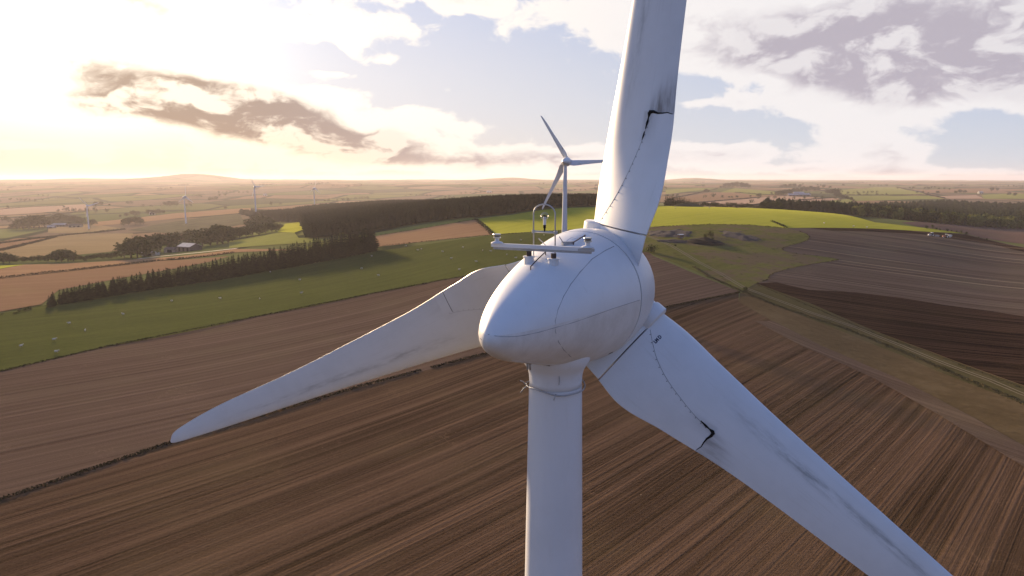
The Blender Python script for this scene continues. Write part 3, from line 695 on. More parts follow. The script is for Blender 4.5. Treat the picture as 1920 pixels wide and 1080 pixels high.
# belly openings
def patch(pl, name, m_, parent, th=.012):
    c = sum(pl) / len(pl); V = [L_(q) for q in pl]; n_ = np.cross(pl[1] - pl[0], pl[2] - pl[0]); n_ /= np.linalg.norm(n_)
    if n_ @ (c - egg_c((HUB - c) @ AX)) < 0: n_ = -n_
    V2 = [v + n_ * th for v in V]; k = len(V); mb = MB(); mb.add(V + V2, [tuple(range(k)), tuple(range(k, 2 * k))] + [(i, (i + 1) % k, k + (i + 1) % k, k + i) for i in range(k)]); return mb.build(name, m_, parent)
for m0, p0, m1, p1 in ((4.25, 3.00, 3.95, 3.30), (2.05, 2.52, 1.86, 2.92)):
    patch([egg_p(m0, p0, .002), egg_p(m1, p0, .002), egg_p(m1, p1, .002), egg_p(m0, p1, .002)], "belly_opening", M_DARK, nac)
dr = MB()
for m in (5.3, 5.16):
    p = L_(egg_p(m, 3.05)); dr.lathe([(.022, -.14), (.022, .05)], p, 8); dr.lathe([(.03, -.02), (.03, .05)], p, 8)
dr.build("drain_pipe", M_STEEL, nac, True)
lip = seam([egg_p(m, 2.85 + .03 * math.sin(m * 3), .0) for m in np.linspace(3.6, 6.3, 24)], .012, "belly_lip", M_WHITE)
# rotor hub (turns with the blades): its own frame
hub = egg_mesh("hub", np.concatenate([MC - (MC - MF) * np.sin(np.linspace(.999, .02, 26) * math.pi / 2), [MC + .1, RING - .05, RING - .032]]), turb, 72, lambda p: np.array(bmat(PSI).inverted() @ Vector(p - TB)))
hub.matrix_basis = bmat(PSI)
RJ = 1.86                                                # radius of the joint between blade and hub fairing
for k in range(3):
    f = loft("root_fairing", [.85, 1.1, 1.4, 1.6, 1.75, RJ - .035], M_WHITE, [2.70, 2.76, 2.82, 2.85, 2.87, 2.88], hub)
    f.matrix_basis = Matrix.Rotation(2 * math.pi * k / 3, 4, 'Y')
    cb = MB(); c0 = sect(1.6, .16, 1); c1 = sect(1.6, .16, -1); cx = (c0 + c1) / 2
    cb.lathe([(.50, 1.2), (.50, 1.50), (.53, 1.52), (.55, 1.58), (.55, RJ - .02), (.50, RJ + .02)], (cx[0], cx[1], 0), 40); cl = cb.build("root_collar", M_WHITE, hub, True); cl.data.set_sharp_from_angle(angle=rad(50)); cl.matrix_basis = f.matrix_basis.copy()
rs = np.concatenate([[RJ, RJ + .02], np.linspace(2.0, 4, 12), np.linspace(4.3, 19.5, 34), [19.9, 20.2, 20.45, 20.65, 20.8, 20.9, 20.96, 21.]])
SEAM = [(1.93, .30), (2.2, .38), (2.5, .45), (2.8, .50), (3.1, .54), (3.4, .575), (3.7, .605), (4.0, .635), (4.3, .66), (4.6, .68), (4.85, .69)]
for k, nm in enumerate(("T", "R", "L")):
    b = loft("blade", rs, M_BLADE[k], None, turb); b.matrix_basis = bmat(PSI + 2 * math.pi * k / 3)
    sb = MB(); line = []
    for (ra, xa), (rb, xb) in zip(SEAM[:-1], SEAM[1:]):
        for f_ in (0, .33, .66): line.append((ra + (rb - ra) * f_, xa + (xb - xa) * f_))
    sb.tube([sect(r, x, 1, lift=-.002) for r, x in line], .006 if k < 2 else .004, 5)
    for r, x in line[1::2]: sb.box(sect(r, x + .012, 1, lift=.0), (.024, .024, .020) if k < 2 else (.016, .016, .016))
    sb.build("bolted_seam", M_SEAM if k < 2 else M_SEAMPALE, b)
    nb = MB()
    if k < 2:
        nb.tube([sect(r, x, 1, lift=-.008) for r, x in ((4.55, .668), (4.72, .680), (4.86, .686), (4.97, .690), (5.0, .70))], [.013, .036, .022, .056, .052], 7)
        nb.tube([sect(5.0 + .02 * math.sin(i_ * 2.), x, 1, lift=-.008) for i_, x in enumerate((.69, .74, .80, .86, .92, .97, .995))], [.06, .045, .030, .022, .018, .016, .012], 7)
        if k == 0: nb.tube([sect(r, x, 1, lift=-.008) for r, x in ((4.25, .652), (4.35, .660), (4.45, .664), (4.5, .666))], [.01, .028, .024, .008], 7)
    else:
        nb.tube([sect(4.6 + .05 * (1 - x), x, 1, lift=-.004) for x in (.70, .78, .86, .93, .995)], .014, 6)
    nb.build("open_joint", M_DARK if k < 2 else M_SEAM, b)
    jb = MB(); jb.tube([sect(RJ + .0, x, 1, lift=-.006) for x in XS[1:]], .012, 5); jb.tube([sect(RJ, x, -1, lift=-.006) for x in XS[1:]], .012, 5); jb.build("root_joint", M_SEAMPALE, b)
    if k == 1:     # small dark-blue lettering near the root
        cu = bpy.data.curves.new("lettering", 'FONT'); cu.body = "LM D"; cu.size = .135; cu.extrude = .003; cu.space_character = .92; cu.offset = .006
        to = bpy.data.objects.new("tmp", cu); COL.objects.link(to); dg = bpy.context.evaluated_depsgraph_get(); me = bpy.data.meshes.new_from_object(to.evaluated_get(dg)); bpy.data.objects.remove(to)
        me.name = "lettering"; me.materials.clear(); me.materials.append(M_INK); lo_ = bpy.data.objects.new("lettering", me); COL.objects.link(lo_); lo_.parent = b
        q0, q1, q2 = sect(2.30, .37, 1, lift=.004), sect(2.30, .255, 1, lift=.004), sect(2.1, .37, 1, lift=.004)
        ex = Vector(q1 - q0).normalized(); ey = Vector(q2 - q0); ey = (ey - ex * ey.dot(ex)).normalized(); ez = ex.cross(ey)
        lo_.matrix_basis = Matrix([[ex[i], ey[i], ez[i], q0[i]] for i in range(3)] + [[0, 0, 0, 1]])
# instruments on the roof
pA, pB = egg_hit(992, 492), egg_hit(1038, 496)
cA, cB = on_plane(992, 472, pA, AX), on_plane(1038, 476, pA, AX)
barc = (cA + cB) / 2 + np.array([0, 0, .02])
eA, eB = on_plane(923, 459, barc, AX), on_plane(1112, 468, barc, AX)
bd = eB - eA; bl = np.linalg.norm(bd); bd /= bl; bz = np.cross(bd, AX); bz = bz if bz[2] > 0 else -bz; R3 = np.stack([bd, AX, bz], 1)
ib = MB(); ib.box(L_((eA + eB) / 2), (bl, .12, .085), 0, R3); ib.box(L_((eA + eB) / 2 - bz * .075 + bd * .0), (bl * .97, .05, .05), 1, R3)
ib.box(L_(eB - bd * .16 - bz * .02), (.34, .15, .06), 1, R3); ibar = ib.build("instrument_bar", [M_TOWER, M_STEEL], turb)
for p, c in ((pA, cA), (pB, cB)):
    k = MB(); top = L_(c) - np.array([0, 0, .10]); bot = L_(p) - np.array([0, 0, .22])
    k.lathe([(.115, bot[2] - top[2]), (.115, -.03), (.14, -.03), (.14, .0), (.06, 0)], top, 24, 0)
    k.box(top + (0, 0, .05), (.10, .12, .10), 1); k.tube([top + (-.06, 0, .06), top + (.06, 0, .06)], .055, 10, 1)
    o = k.build("bar_post", [M_WHITE, M_RUST], turb, True); o.data.set_sharp_from_angle(angle=rad(40))
for u, v in ((932, 452), (1102, 460)):
    c = L_(on_plane(u, v + 2, barc, AX)); k = MB()
    k.lathe([(.15, -.02), (.13, .0), (.05, .03), (.05, .10), (.06, .10)], c, 20, 0); k.lathe([(.085, .10), (.095, .12), (.075, .13), (.075, .17), (.095, .18), (.085, .20)], c, 20, 1); k.lathe([(.06, .125), (.076, .135), (.076, .165), (.06, .175)], c, 20, 2)
    o = k.build("warning_light", [M_WHITE, M_LENS, M_RUST], turb, True); o.data.set_sharp_from_angle(angle=rad(40))
hb = barc + AX * .42                                   # lightning hoop stands just behind the bar
hL, hR = on_plane(1000.5, 484, hb, AX), on_plane(1041, 470, hb, AX)
tL, tR = on_plane(1000.5, 400, hb, AX), on_plane(1041, 402, hb, AX); tc = (tL + tR) / 2; hw = np.linalg.norm(tR - tL) / 2; hd = (tR - tL) / (2 * hw); hh = on_plane(1021, 383, hb, AX)[2] - tc[2]
hL = hL - np.array([0, 0, .15]); hR = hR - np.array([0, 0, .30])
arc = [hL] + [tc + hd * hw * math.cos(a) + np.array([0, 0, hh]) * math.sin(a) for a in np.linspace(math.pi, 0, 22)] + [hR]
k = MB(); k.tube([L_(q) for q in arc], .017, 10); hoop = k.build("lightning_hoop", M_STEEL, turb, True)
xL, xR = on_plane(1000.5, 434, hb, AX), on_plane(1042, 436, hb, AX)
k = MB(); k.tube([L_(xL), L_(xR)], .025, 8); k.box(L_(xL), (.08, .08, .07)); k.box(L_(xR), (.08, .08, .07)); k.build("crossbar", M_STEEL, hoop)
ap = (xL + xR) / 2; aT = on_plane(1020.5, 405, hb, AX)
k = MB(); a0 = L_(ap); ht = aT[2] - ap[2]
k.lathe([(.022, 0), (.022, ht * .25)], a0, 12, 1); k.lathe([(.034, ht * .25), (.034, ht * .45)], a0, 12, 1); k.lathe([(.034, ht * .45), (.036, ht * .92), (.02, ht * .97)], a0, 12, 0); k.lathe([(.05, ht * .97), (.05, ht * 1.02), (.02, ht * 1.06)], a0, 12, 2)
an = k.build("anemometer", [M_WHITE, M_DARK, M_RUST], turb, True); an.data.set_sharp_from_angle(angle=rad(40))
k = MB(); k.tube([a0 + (.085 * math.cos(a), .085 * math.sin(a), ht * 1.0 + .05 * math.sin(a)) for a in np.linspace(0, 2 * math.pi, 20, endpoint=False)], .006, 6, close=True)
k.tube([a0 + (.085 * math.cos(a), .02, ht * 1.0 + .085 * math.sin(a)) for a in np.linspace(0, 2 * math.pi, 20, endpoint=False)], .005, 6, close=True); k.build("sensor_ring", M_STEEL, an)
for (u0, v0), (u1, v1) in (((1010, 447), (1024, 461)), ((1049, 444), (1061, 463))):
    e = egg_hit(u1, v1); e = e if e is not None else hb
    q = on_plane(u0, v0, hb, AX); k = MB(); k.tube([L_(q), L_(e)], .012, 6); k.build("brace", M_STEEL, hoop)
for L3 in (((995, 506), (1010, 490), (1023, 478)), ((1075, 459), (1085, 453), (1096, 446))):
    q = [egg_hit(u, v, .07) for u, v in L3]
    if any(x is None for x in q): continue
    f0, f1 = egg_hit(*L3[0], -.02), egg_hit(*L3[-1], -.02); k = MB(); k.tube([L_(f0), L_(q[0])], .014, 6); k.tube([L_(f1), L_(q[-1])], .014, 6); k.tube([L_(x) for x in q], .014, 6); k.build("roof_handrail", M_RUST, nac)
e = egg_hit(1064, 458, .03)
if e is not None:
    k = MB(); k.box(L_(e), (.30, .10, .08), 0, np.stack([(AX * .8 + UX * .6), np.cross(WX, AX * .8 + UX * .6), WX], 1)); k.build("roof_vent", M_STEEL, nac)
# the other turbines: the same machine, turned and with its rotor stopped elsewhere
def other(foot, yaw, psi, label, group=None, s_=1.):
    o = copy_tree(turb); o.location = foot; o.rotation_euler = (0, 0, yaw); o['label'] = label
    if group: o['group'] = group
    o.scale = (s_, s_, s_); bl_ = [c for c in o.children if c.name.startswith('blade')]
    for k, c in enumerate(bl_):
        c.matrix_basis = bmat(psi + 2 * math.pi * k / 3)
        for gch in list(c.children):
            bpy.data.objects.remove(gch)
    for c in o.children:
        if c.name.startswith('hub'): c.matrix_basis = bmat(psi)
    for nm in ('cable_ring', 'bar_post', 'warning_light', 'instrument_bar', 'lightning_hoop', 'anemometer', 'rotor_gap'):
        for c in [c for c in o.children if c.name.startswith(nm)]:
            for gch in list(c.children): bpy.data.objects.remove(gch)
            bpy.data.objects.remove(c)
    for c in [c for c in o.children if c.name.startswith(('nacelle', 'neck', 'tower'))]:
        for gch in list(c.children): bpy.data.objects.remove(gch)
    return o
def far(u, vh, Y, s_=1.):
    """foot of a turbine whose hub shows at photo pixel (u, vh), standing Y metres off"""
    d = ray(u, vh); p = Z0 + d * (Y / d[1]); return np.array([p[0], p[1], p[2] - hz_ * s_])
ft = far(1060, 303, 266); ft = np.array([ft[0] - 0., ft[1], ft[2]])
other(ft, rad(8), rad(-32), "white wind turbine standing on the green rise just behind the foreground rotor")
other(far(162.6, 386, 1230), rad(25), rad(-47), "small white turbine beside the long farm shed at far left")
other(far(345, 369, 1300), rad(5), rad(0), "small white turbine with one blade straight up, beyond the rough brown hill")
other(far(477, 350, 1320), rad(12), rad(-36), "white turbine beyond the left tip of the dark forest, blade crossing the skyline")
other(far(588.5, 353, 1600), rad(-10), rad(2), "white turbine half hidden behind the dark forest top")
# a distant wind farm on the skyline: too small to show parts
def tiny(u, v, Y, psi, label):
    p = far(u, v, Y); k = MB(); z1 = gz(p[0], p[1]); p[2] = max(z1, p[2]); k.lathe([(1.6, 0), (.9, hz_)], (0, 0, 0), 8); k.lathe([(1.4, hz_ - 1.5), (1.8, hz_), (1.2, hz_ + 1.6)], (0, 0, 0), 8)
    for i in range(3):
        a = psi + i * 2 * math.pi / 3; k.tube([(0, -2, hz_), (7 * math.sin(a), -2, hz_ + 7 * math.cos(a)), (21 * math.sin(a), -2, hz_ + 21 * math.cos(a))], [.9, 1.1, .3], 6)
    o = k.build("distant_turbine", M_TOWER, None, True, p); tag(o, label, "wind turbine", "wind farm on the far skyline")
for u, v, ps in ((291, 338, .2), (294, 337, 1.0), (303, 340, .5), (316, 338, .1), (327, 340, .8)):
    tiny(u, v, 9800, ps, "tiny turbine in the distant wind farm on the hazy left skyline")
# ------------------------------------------------------------------ plants
RNG = np.random.default_rng(7)
M_CON = leaf("conifer_needles", (.009, .014, .007), (.036, .043, .016))
M_SPRUCE = leaf("plantation_spruce", (.009, .013, .007), (.020, .024, .011), .05)
M_BROAD = leaf("broadleaf_foliage", (.026, .034, .010), (.090, .095, .026), .4)
M_BROADL = leaf("light_broadleaf_foliage", (.085, .098, .022), (.25, .245, .065), .4)
M_HEDGE = leaf("hedge_foliage", (.020, .018, .009), (.060, .050, .022), .6)
M_TUFT = leaf("dry_grass_tussocks", (.060, .050, .024), (.160, .125, .062), .7)
M_BARK = plain("tree_bark", (.10, .075, .055), .9, .1, .3, 4)
def leaves(C, size, rng, flat=.0, up=None):
    """leaf-clump faces: one bent quad per centre"""
    n = len(C); a = rng.normal(size=(n, 3)); a[:, 2] *= 1 - flat; a /= np.linalg.norm(a, axis=1)[:, None]
    b = rng.normal(size=(n, 3)); b -= a * (a * b).sum(1)[:, None]; b /= np.linalg.norm(b, axis=1)[:, None]
    sz = size * rng.uniform(.6, 1.3, n)[:, None]; a = a * sz; b = b * sz * rng.uniform(.5, .9, n)[:, None]
    V = np.stack([C - a, C - b * .9 + np.cross(a, b) * .15, C + a, C + b * .9], 1).reshape(-1, 3)
    return V, np.arange(4 * n).reshape(-1, 4)
def broad_crown(h, wd, seed, n=520, size=.55, base=.08, lobes=11):
    rng = np.random.default_rng(seed); cs = []
    for i in range(lobes):
        a = rng.uniform(0, 6.28); rr = wd * .5 * rng.uniform(.15, .62); z = h * rng.uniform(base + .16, .86); k = rng.uniform(.20, .34) * wd
        cs.append((rr * math.cos(a), rr * math.sin(a), min(z, h - k * .8), k))
    cs.append((0, 0, h * .72, wd * .33))
    pts_ = []
    for i in range(n):
        c = cs[rng.integers(len(cs))]; d = rng.normal(size=3); d /= np.linalg.norm(d); d[2] = d[2] * .85
        r = c[3] * rng.uniform(.55, 1.08); q = np.array(c[:3]) + d * r
        if q[2] > h * base * .6 and math.hypot(q[0], q[1]) < wd * .62: pts_.append(q)
    return leaves(np.array(pts_), size, rng)
def trunk_mesh(h, r, seed, limbs=4, top=.7):
    rng = random.Random(seed); k = MB(); k.tube([(0, 0, -1.5), (0, 0, 0), (rng.uniform(-.2, .2), rng.uniform(-.2, .2), h * .4), (0, 0, h * top)], [r * 1.2, r, r * .75, r * .2], 7)
    for i in range(limbs):
        a = rng.uniform(0, 6.28); z = h * rng.uniform(.28, .5); L = h * rng.uniform(.18, .3); k.tube([(0, 0, z), (L * .5 * math.cos(a), L * .5 * math.sin(a), z + L * .5), (L * math.cos(a), L * math.sin(a), z + L)], [r * .45, r * .3, r * .1], 5)
    return k
def conifer_crown(h, wd, seed, base=.05):
    """whorls of drooping boughs round a stem, each bough a few ragged faces"""
    rng = np.random.default_rng(seed); V = []; Fc = []
    tiers = int(h * 1.5)
    for t in range(tiers):
        f = t / tiers; z = h * (base + (1 - base) * f); R = wd * .5 * (1 - f ** 1.35) ** .85 * rng.uniform(.7, 1.12) + .15
        if f < .15: R *= .8
        nb = int(6 + 4 * (1 - f)); a0 = rng.uniform(0, 6.28)
        for j in range(nb):
            a = a0 + j * 2 * math.pi / nb + rng.uniform(-.3, .3); L = R * rng.uniform(.6, 1.15); dr = L * rng.uniform(.05, .45); wd_ = L * rng.uniform(.30, .5) + .12; c, s_ = math.cos(a), math.sin(a); b = len(V)
            V += [(0, 0, z + .25), (L * .55 * c - wd_ * s_, L * .55 * s_ + wd_ * c, z - dr * .4), (L * c, L * s_, z - dr + rng.uniform(-.1, .35)), (L * .55 * c + wd_ * s_, L * .55 * s_ - wd_ * c, z - dr * .4), (L * .6 * c, L * .6 * s_, z + .1 - dr * .3)]
            Fc += [(b, b + 1, b + 4), (b + 1, b + 2, b + 4), (b + 2, b + 3, b + 4), (b + 3, b, b + 4)]
    V += [(0, 0, h + .5), (.18, 0, h - 1.2), (-.1, .15, h - 1.2), (-.1, -.15, h - 1.2)]; b = len(V) - 4; Fc += [(b, b + 1, b + 2), (b, b + 2, b + 3), (b, b + 3, b + 1)]
    return V, Fc
HID = []
def proto(name, crown, trunk, m_):
    """one tree of a kind with its trunk and crown, kept to be copied"""
    o = bpy.data.objects.new(name, None); V, Fc = crown; me = bpy.data.meshes.new("crown"); me.from_pydata([tuple(map(float, q)) for q in V], [], [tuple(map(int, f)) for f in Fc]); me.materials.append(m_)
    mt = bpy.data.meshes.new("trunk"); mt.from_pydata(trunk.V, [], trunk.F); mt.materials.append(M_BARK)
    return (name, me, mt)
def plant(pr, p, h, h0, label, cat, group, wide=1., parts=True, rz=None):
    name, me, mt = pr; s_ = h / h0; rz = RNG.uniform(0, 6.28) if rz is None else rz
    if parts:
        o = bpy.data.objects.new(name, None); COL.objects.link(o); tag(o, label, cat, group)
        for m_ in (me, mt):
            if m_ is None: continue
            c = bpy.data.objects.new(m_.name.split('.')[0], m_); COL.objects.link(c); c.parent = o
    else:
        o = bpy.data.objects.new(name, me); COL.objects.link(o); tag(o, label, cat, group)
    o.location = p; o.rotation_euler = (0, 0, rz); o.scale = (s_ * wide, s_ * wide, s_)
    return o
def hpx(p, px): return px / F * p[1] * 1.02
CONS = [proto("conifer", conifer_crown(12, RNG.uniform(5.0, 6.4), 100 + i), trunk_mesh(12, .22, i, 0, .95), M_CON) for i in range(7)]
BROADS = [proto("broadleaf_tree", broad_crown(10, RNG.uniform(8, 10.5), 200 + i, 700, .62), trunk_mesh(10, .30, i, 5, .6), M_BROAD) for i in range(5)]
BROADL = [proto("broadleaf_tree", broad_crown(10, RNG.uniform(8, 10), 300 + i, 700, .62), trunk_mesh(10, .28, i, 5, .6), M_BROADL) for i in range(4)]
BUSH = [proto("bush", broad_crown(3, 4.6, 400 + i, 420, .24, .0, 8), trunk_mesh(2, .08, i, 3, .6), M_BROAD) for i in range(4)]
# --- windbreak of conifers beside the pasture
WB = [(86, 577, 21), (112, 571, 29), (200, 556, 33), (300, 540, 36), (400, 526, 38), (500, 508, 41), (560, 498, 43), (640, 483, 45), (706, 469, 45)]
wu, wv, wh = [np.array(c, float) for c in zip(*WB)]
u = 88.; i = 0
while u < 705:
    v = np.interp(u, wu, wv); h = np.interp(u, wu, wh); p = g(u, v); hh = hpx(p, h)
    for row in range(2):
        q = p + np.array([RNG.uniform(-.8, .8), row * 5 + RNG.uniform(-1.2, 1.2), 0]); q[2] = gz(q[0], q[1])
        if row == 1 and RNG.random() < .25: continue
        end = "right-hand end conifer of the windbreak, boughs standing out against the tan stubble" if (u > 697 and row == 0) else ("lowest conifer at the left end of the windbreak by the pasture" if i == 0 and row == 0 else None)
        plant(CONS[RNG.integers(7)], q, hh * RNG.uniform(.86, 1.05), 12, end or "dark conifer standing in the long windbreak row along the sheep pasture", "conifer tree", "conifers in the windbreak", RNG.uniform(.9, 1.15) * (1.32 if h > 36 else 1.32 + (36 - h) * .022))
    i += 1; u += 1280 / p[1] * RNG.uniform(1.3, 2.2)
# --- broadleaf trees, by the places they stand: (group, label, category, [(u, v, height)])
TREES = [
 ("trees round the left farm", "rounded dark tree in the belt around the farm barn with the pale roof", "tree", [(233, 483, 25), (246, 484, 30), (272, 481, 30), (286, 474, 28), (300, 472, 29), (316, 470, 28), (334, 456, 18), (352, 455, 20), (366, 455, 22), (380, 462, 26), (395, 460, 28), (407, 458, 30), (418, 457, 30), (428, 455, 26)]),
 ("hedgerow trees left of the farm", "low bushy tree in the hedgerow on the far left field edge", "tree", [(-6, 493, 19), (6, 493, 17), (18, 493, 15), (30, 493, 11), (46, 492, 10), (62, 492, 11), (76, 491, 11), (90, 491, 12), (105, 491, 17), (116, 490, 20), (128, 490, 18), (138, 490, 14), (152, 489, 9), (166, 488, 9), (178, 487, 9), (190, 486, 10), (202, 486, 10), (214, 485, 11)]),
 ("trees behind the barn leading to the forest", "dark tree in the wooded hollow between the barn and the forest", "tree", [(438, 449, 18), (450, 447, 18), (462, 444, 17), (474, 442, 17), (486, 440, 16), (498, 437, 16), (510, 435, 14), (522, 432, 11), (470, 430, 16), (482, 427, 17), (494, 424, 17), (506, 424, 14), (478, 416, 12), (490, 413, 12)]),
 ("dark copse left of the far turbine", "tree in the dark copse around the long farm shed at far left", "tree", [(22, 430, 9), (33, 430, 13), (44, 430, 17), (54, 429, 20), (64, 428, 21), (74, 427, 21), (84, 426, 18), (93, 421, 12), (103, 419, 13), (113, 418, 15), (123, 417, 13), (133, 417, 11), (143, 418, 11), (152, 419, 10), (172, 424, 11), (60, 412, 6), (40, 411, 5)]),
 ("scattered trees on the left plain", "small tree clump standing among the hazy fields of the left plain", "tree", [(232, 423, 10), (241, 422, 12), (254, 421, 13), (263, 421, 12), (225, 407, 4), (238, 406, 6), (250, 405, 9), (258, 404, 7), (280, 402, 8), (289, 402, 8), (298, 401, 8), (306, 400, 6), (310, 386, 7), (319, 386, 8), (328, 385, 7), (240, 383, 5), (247, 382, 5), (395, 376, 6), (404, 375, 6), (180, 386, 7), (190, 386, 7), (172, 387, 4), (205, 386, 3), (412, 368, 4), (422, 367, 4), (355, 381, 4), (423, 392, 4), (120, 389, 3), (15, 390, 4)]),
 ("copse on the far right hill", "tree in the flat-topped dark copse on the hill right of the blade", "tree", [(1351, 353, 4), (1358, 352, 7), (1366, 352, 8), (1374, 352, 9), (1382, 351, 9), (1390, 352, 9), (1398, 352, 8), (1404, 353, 6)]),
 ("trees around the right-hand farm", "tree in the belt around the blue-roofed farm sheds", "tree", [(1459, 367, 8), (1465, 367, 9), (1472, 366, 9), (1479, 365, 9), (1487, 362, 8), (1495, 361, 8), (1503, 360, 8), (1511, 359, 8), (1519, 358, 8), (1527, 358, 7), (1534, 358, 6)]),
 ("trees beside the right-hand farm lane", "tree in the short clump between the farm sheds and the wood", "tree", [(1552, 364, 8), (1559, 364, 9), (1566, 368, 13), (1572, 371, 10), (1579, 373, 7), (1587, 374, 6), (1596, 376, 6)]),
 ("scattered trees on the right-hand fields", "small tree dotted along the field edges of the far right slopes", "tree", [(1323, 361, 6), (1320, 361, 4), (1327, 361, 5), (1425, 369, 6), (1421, 369, 5), (1382, 371, 4), (1367, 371, 3), (1372, 371, 3), (1407, 369, 3), (1252, 368, 3), (1262, 368, 4), (1270, 368, 4), (1464, 353, 5), (1472, 352, 6), (1481, 352, 7), (1490, 352, 7), (1499, 352, 6), (1507, 353, 4), (1520, 353, 4), (1534, 353, 4), (1544, 352, 5), (1556, 353, 4), (1505, 347, 3), (1581, 349, 4), (1706, 354, 3), (1712, 354, 4), (1734, 355, 4), (1741, 355, 4), (1760, 355, 3), (1770, 355, 3), (1780, 356, 3), (1792, 363, 5), (1800, 362, 6), (1809, 362, 5), (1720, 362, 4), (1730, 363, 4), (1740, 364, 3), (1758, 363, 5), (1860, 358, 6), (1870, 358, 5), (1892, 366, 5), (1902, 367, 5), (1683, 354, 2)]),
]
for grp, lab, cat, L in TREES:
    for u, v, h in L:
        p = g(u, v); hh = hpx(p, h * (1.15 if u < 560 else 1.1)); pr = BROADS[RNG.integers(5)]
        plant(pr, p, hh, 10, lab, cat, grp, RNG.uniform(1.25, 1.7), parts=h > 11)
for (u, v, h, lab) in ((258, 484, 40, "tallest round dark tree, left of the barn with the pale roof"), (642, 449, 13, "lone round tree at the field corner before the dark forest"), (160, 491, 8, "short bush at the corner of the far left tan field")):
    p = g(u, v); plant(BROADS[0 if h > 30 else 2], p, hpx(p, h), 10, lab, "tree", None, 1.15, parts=h > 12)
# --- the dark plantation: one mass of spruce tops
def inside(x, y, poly):
    c = False; n = len(poly)
    for i in range(n):
        (x0, y0), (x1, y1) = poly[i], poly[i - 1]
        if (y0 > y) != (y1 > y) and x < (x1 - x0) * (y - y0) / (y1 - y0) + x0: c = not c
    return c
def wood(name, poly, h, sp, label, m_, hj=.2, ragged=0.):
    rng = np.random.default_rng(3); poly = [tuple(q[:2]) for q in poly]; xs, ys = zip(*poly); V = []; Fc = []
    y = min(ys)
    while y < max(ys):
        st = sp * (1 + (y - min(ys)) / 900); x = min(xs)
        while x < max(xs):
            X, Y = x + rng.uniform(-.42, .42) * st, y + rng.uniform(-.42, .42) * st
            if inside(X, Y, poly):
                z = gz(X, Y); hh = h * (1 + rng.uniform(-hj, hj)) * (1 + .12 * math.sin(X * .02) * math.sin(Y * .017)); R = st * rng.uniform(.62, .92); a0 = rng.uniform(0, 6.28)
                for zb, zt, k in ((.12, .74, 1.), (.52, .90, .80), (.76, 1., .52)):
                    b = len(V); V += [(X + R * k * rng.uniform(.75, 1.2) * math.cos(a0 + j * 1.2566), Y + R * k * rng.uniform(.75, 1.2) * math.sin(a0 + j * 1.2566), z + hh * (zb + rng.uniform(-.04, .04))) for j in range(5)] + [(X, Y, z + hh * zt)]
                    Fc += [(b + j, b + (j + 1) % 5, b + 5) for j in range(5)]
            x += st
        y += st * .9
    return tag(mesh(name, V, Fc, m_, smooth=True), label, "forest", None, 'stuff')
wood("conifer_forest", [g(577, 449)] + [g(*q) for q in ((640, 442), (712, 432), (800, 417), (892, 408), (960, 401))] + [gy(1035, 560), gy(1115, 585), gy(1180, 615), gy(1180, 760), gy(1100, 980), gy(960, 1200), gy(800, 1400), gy(600, 1430), gy(540, 1300), g(452, 402), g(522, 417), g(566, 418)], 11.5, 3.9, "dense dark plantation forest of spruce covering the hill behind the stubble field", M_SPRUCE, .09)
wood("mixed_forest", [gy(1440, 730), gy(1560, 720), gy(1660, 730), gy(1740, 740), gy(1930, 770), gy(2400, 800), gy(2400, 1500), gy(1920, 1450), gy(1760, 1420), gy(1640, 1250), gy(1500, 1000), gy(1420, 800)], 13, 5.6, "dense wood on the right, dark conifers massed behind the rounded front trees", M_CON, .3)
u = 1600.
while u < 2000:      # the rounded trees that front that wood
    for row in range(3):
        Y0 = np.interp(u, [1600, 1740, 1930, 2200], [690, 706, 728, 740]) + row * 13 + RNG.uniform(-3, 3); p = gy(u + RNG.uniform(-3, 3), Y0)
        plant((BROADL if RNG.random() < .6 else BROADS)[RNG.integers(4)], p, RNG.uniform(8.5, 12.5) + row * .8, 10, "rounded leafy tree along the front edge of the right-hand wood", "tree", "trees fronting the right-hand wood", RNG.uniform(.95, 1.3))
    u += RNG.uniform(10, 15)
for u in np.arange(1246, 1306, 3.2):       # conifer belt beyond the green crest
    h = np.interp(u, [1246, 1275, 1306], [10.5, 9, 4.5]); p = gy(u, RNG.uniform(625, 650)); plant(CONS[RNG.integers(7)], p, h * RNG.uniform(.9, 1.1), 12, "dark conifer in the belt on the green crest right of the blade", "conifer tree", "conifer belt on the crest", 1.2)
for u in np.arange(1300, 1466, 4.2):
    h = np.interp(u, [1300, 1380, 1410, 1440, 1456, 1466], [3.6, 4.2, 3.0, 6.5, 6, 2.5]); p = gy(u, RNG.uniform(618, 632)); plant(BUSH[RNG.integers(4)], p, h * RNG.uniform(.8, 1.2), 3, "dark bush in the scrubby line along the top of the bright green field", "bush", "bushes along the green crest", .8, parts=False)
for u, v, h, lab in ((1332, 443, 10, "dark green bush on the rough grass beside the black heap"), (1322, 445, 6, "low pale bush left of the dark green bush on rough grass"), (1336, 450, 5, "small scrubby bush at the foot of the black heap"),
    (1222, 474, 15, "dark clump of gorse at the track side against the turbine blade"), (1398, 545, 7, "small dark bush at the corner of the track and the ploughed field"), (1266, 462, 4, "tiny dark bush beside the track on the rough grass")):
    p = g(u, v); plant(BUSH[RNG.integers(4)], p, hpx(p, h), 3, lab, "bush", None, .95, parts=False)
for u, v, h in ((1737, 429, 6), (1748, 428, 6), (1756, 431, 4), (1762, 432, 4), (1776, 434, 5), (1784, 434, 3), (1793, 436, 4), (1802, 437, 5), (1812, 440, 5), (1835, 447, 3), (1850, 450, 3)):
    p = g(u, v); plant(BUSH[RNG.integers(4)], p, hpx(p, h), 3, "small dark bush in the broken hedge between the green field and the far brown field", "bush", "bushes of the broken hedge", .7, parts=False)
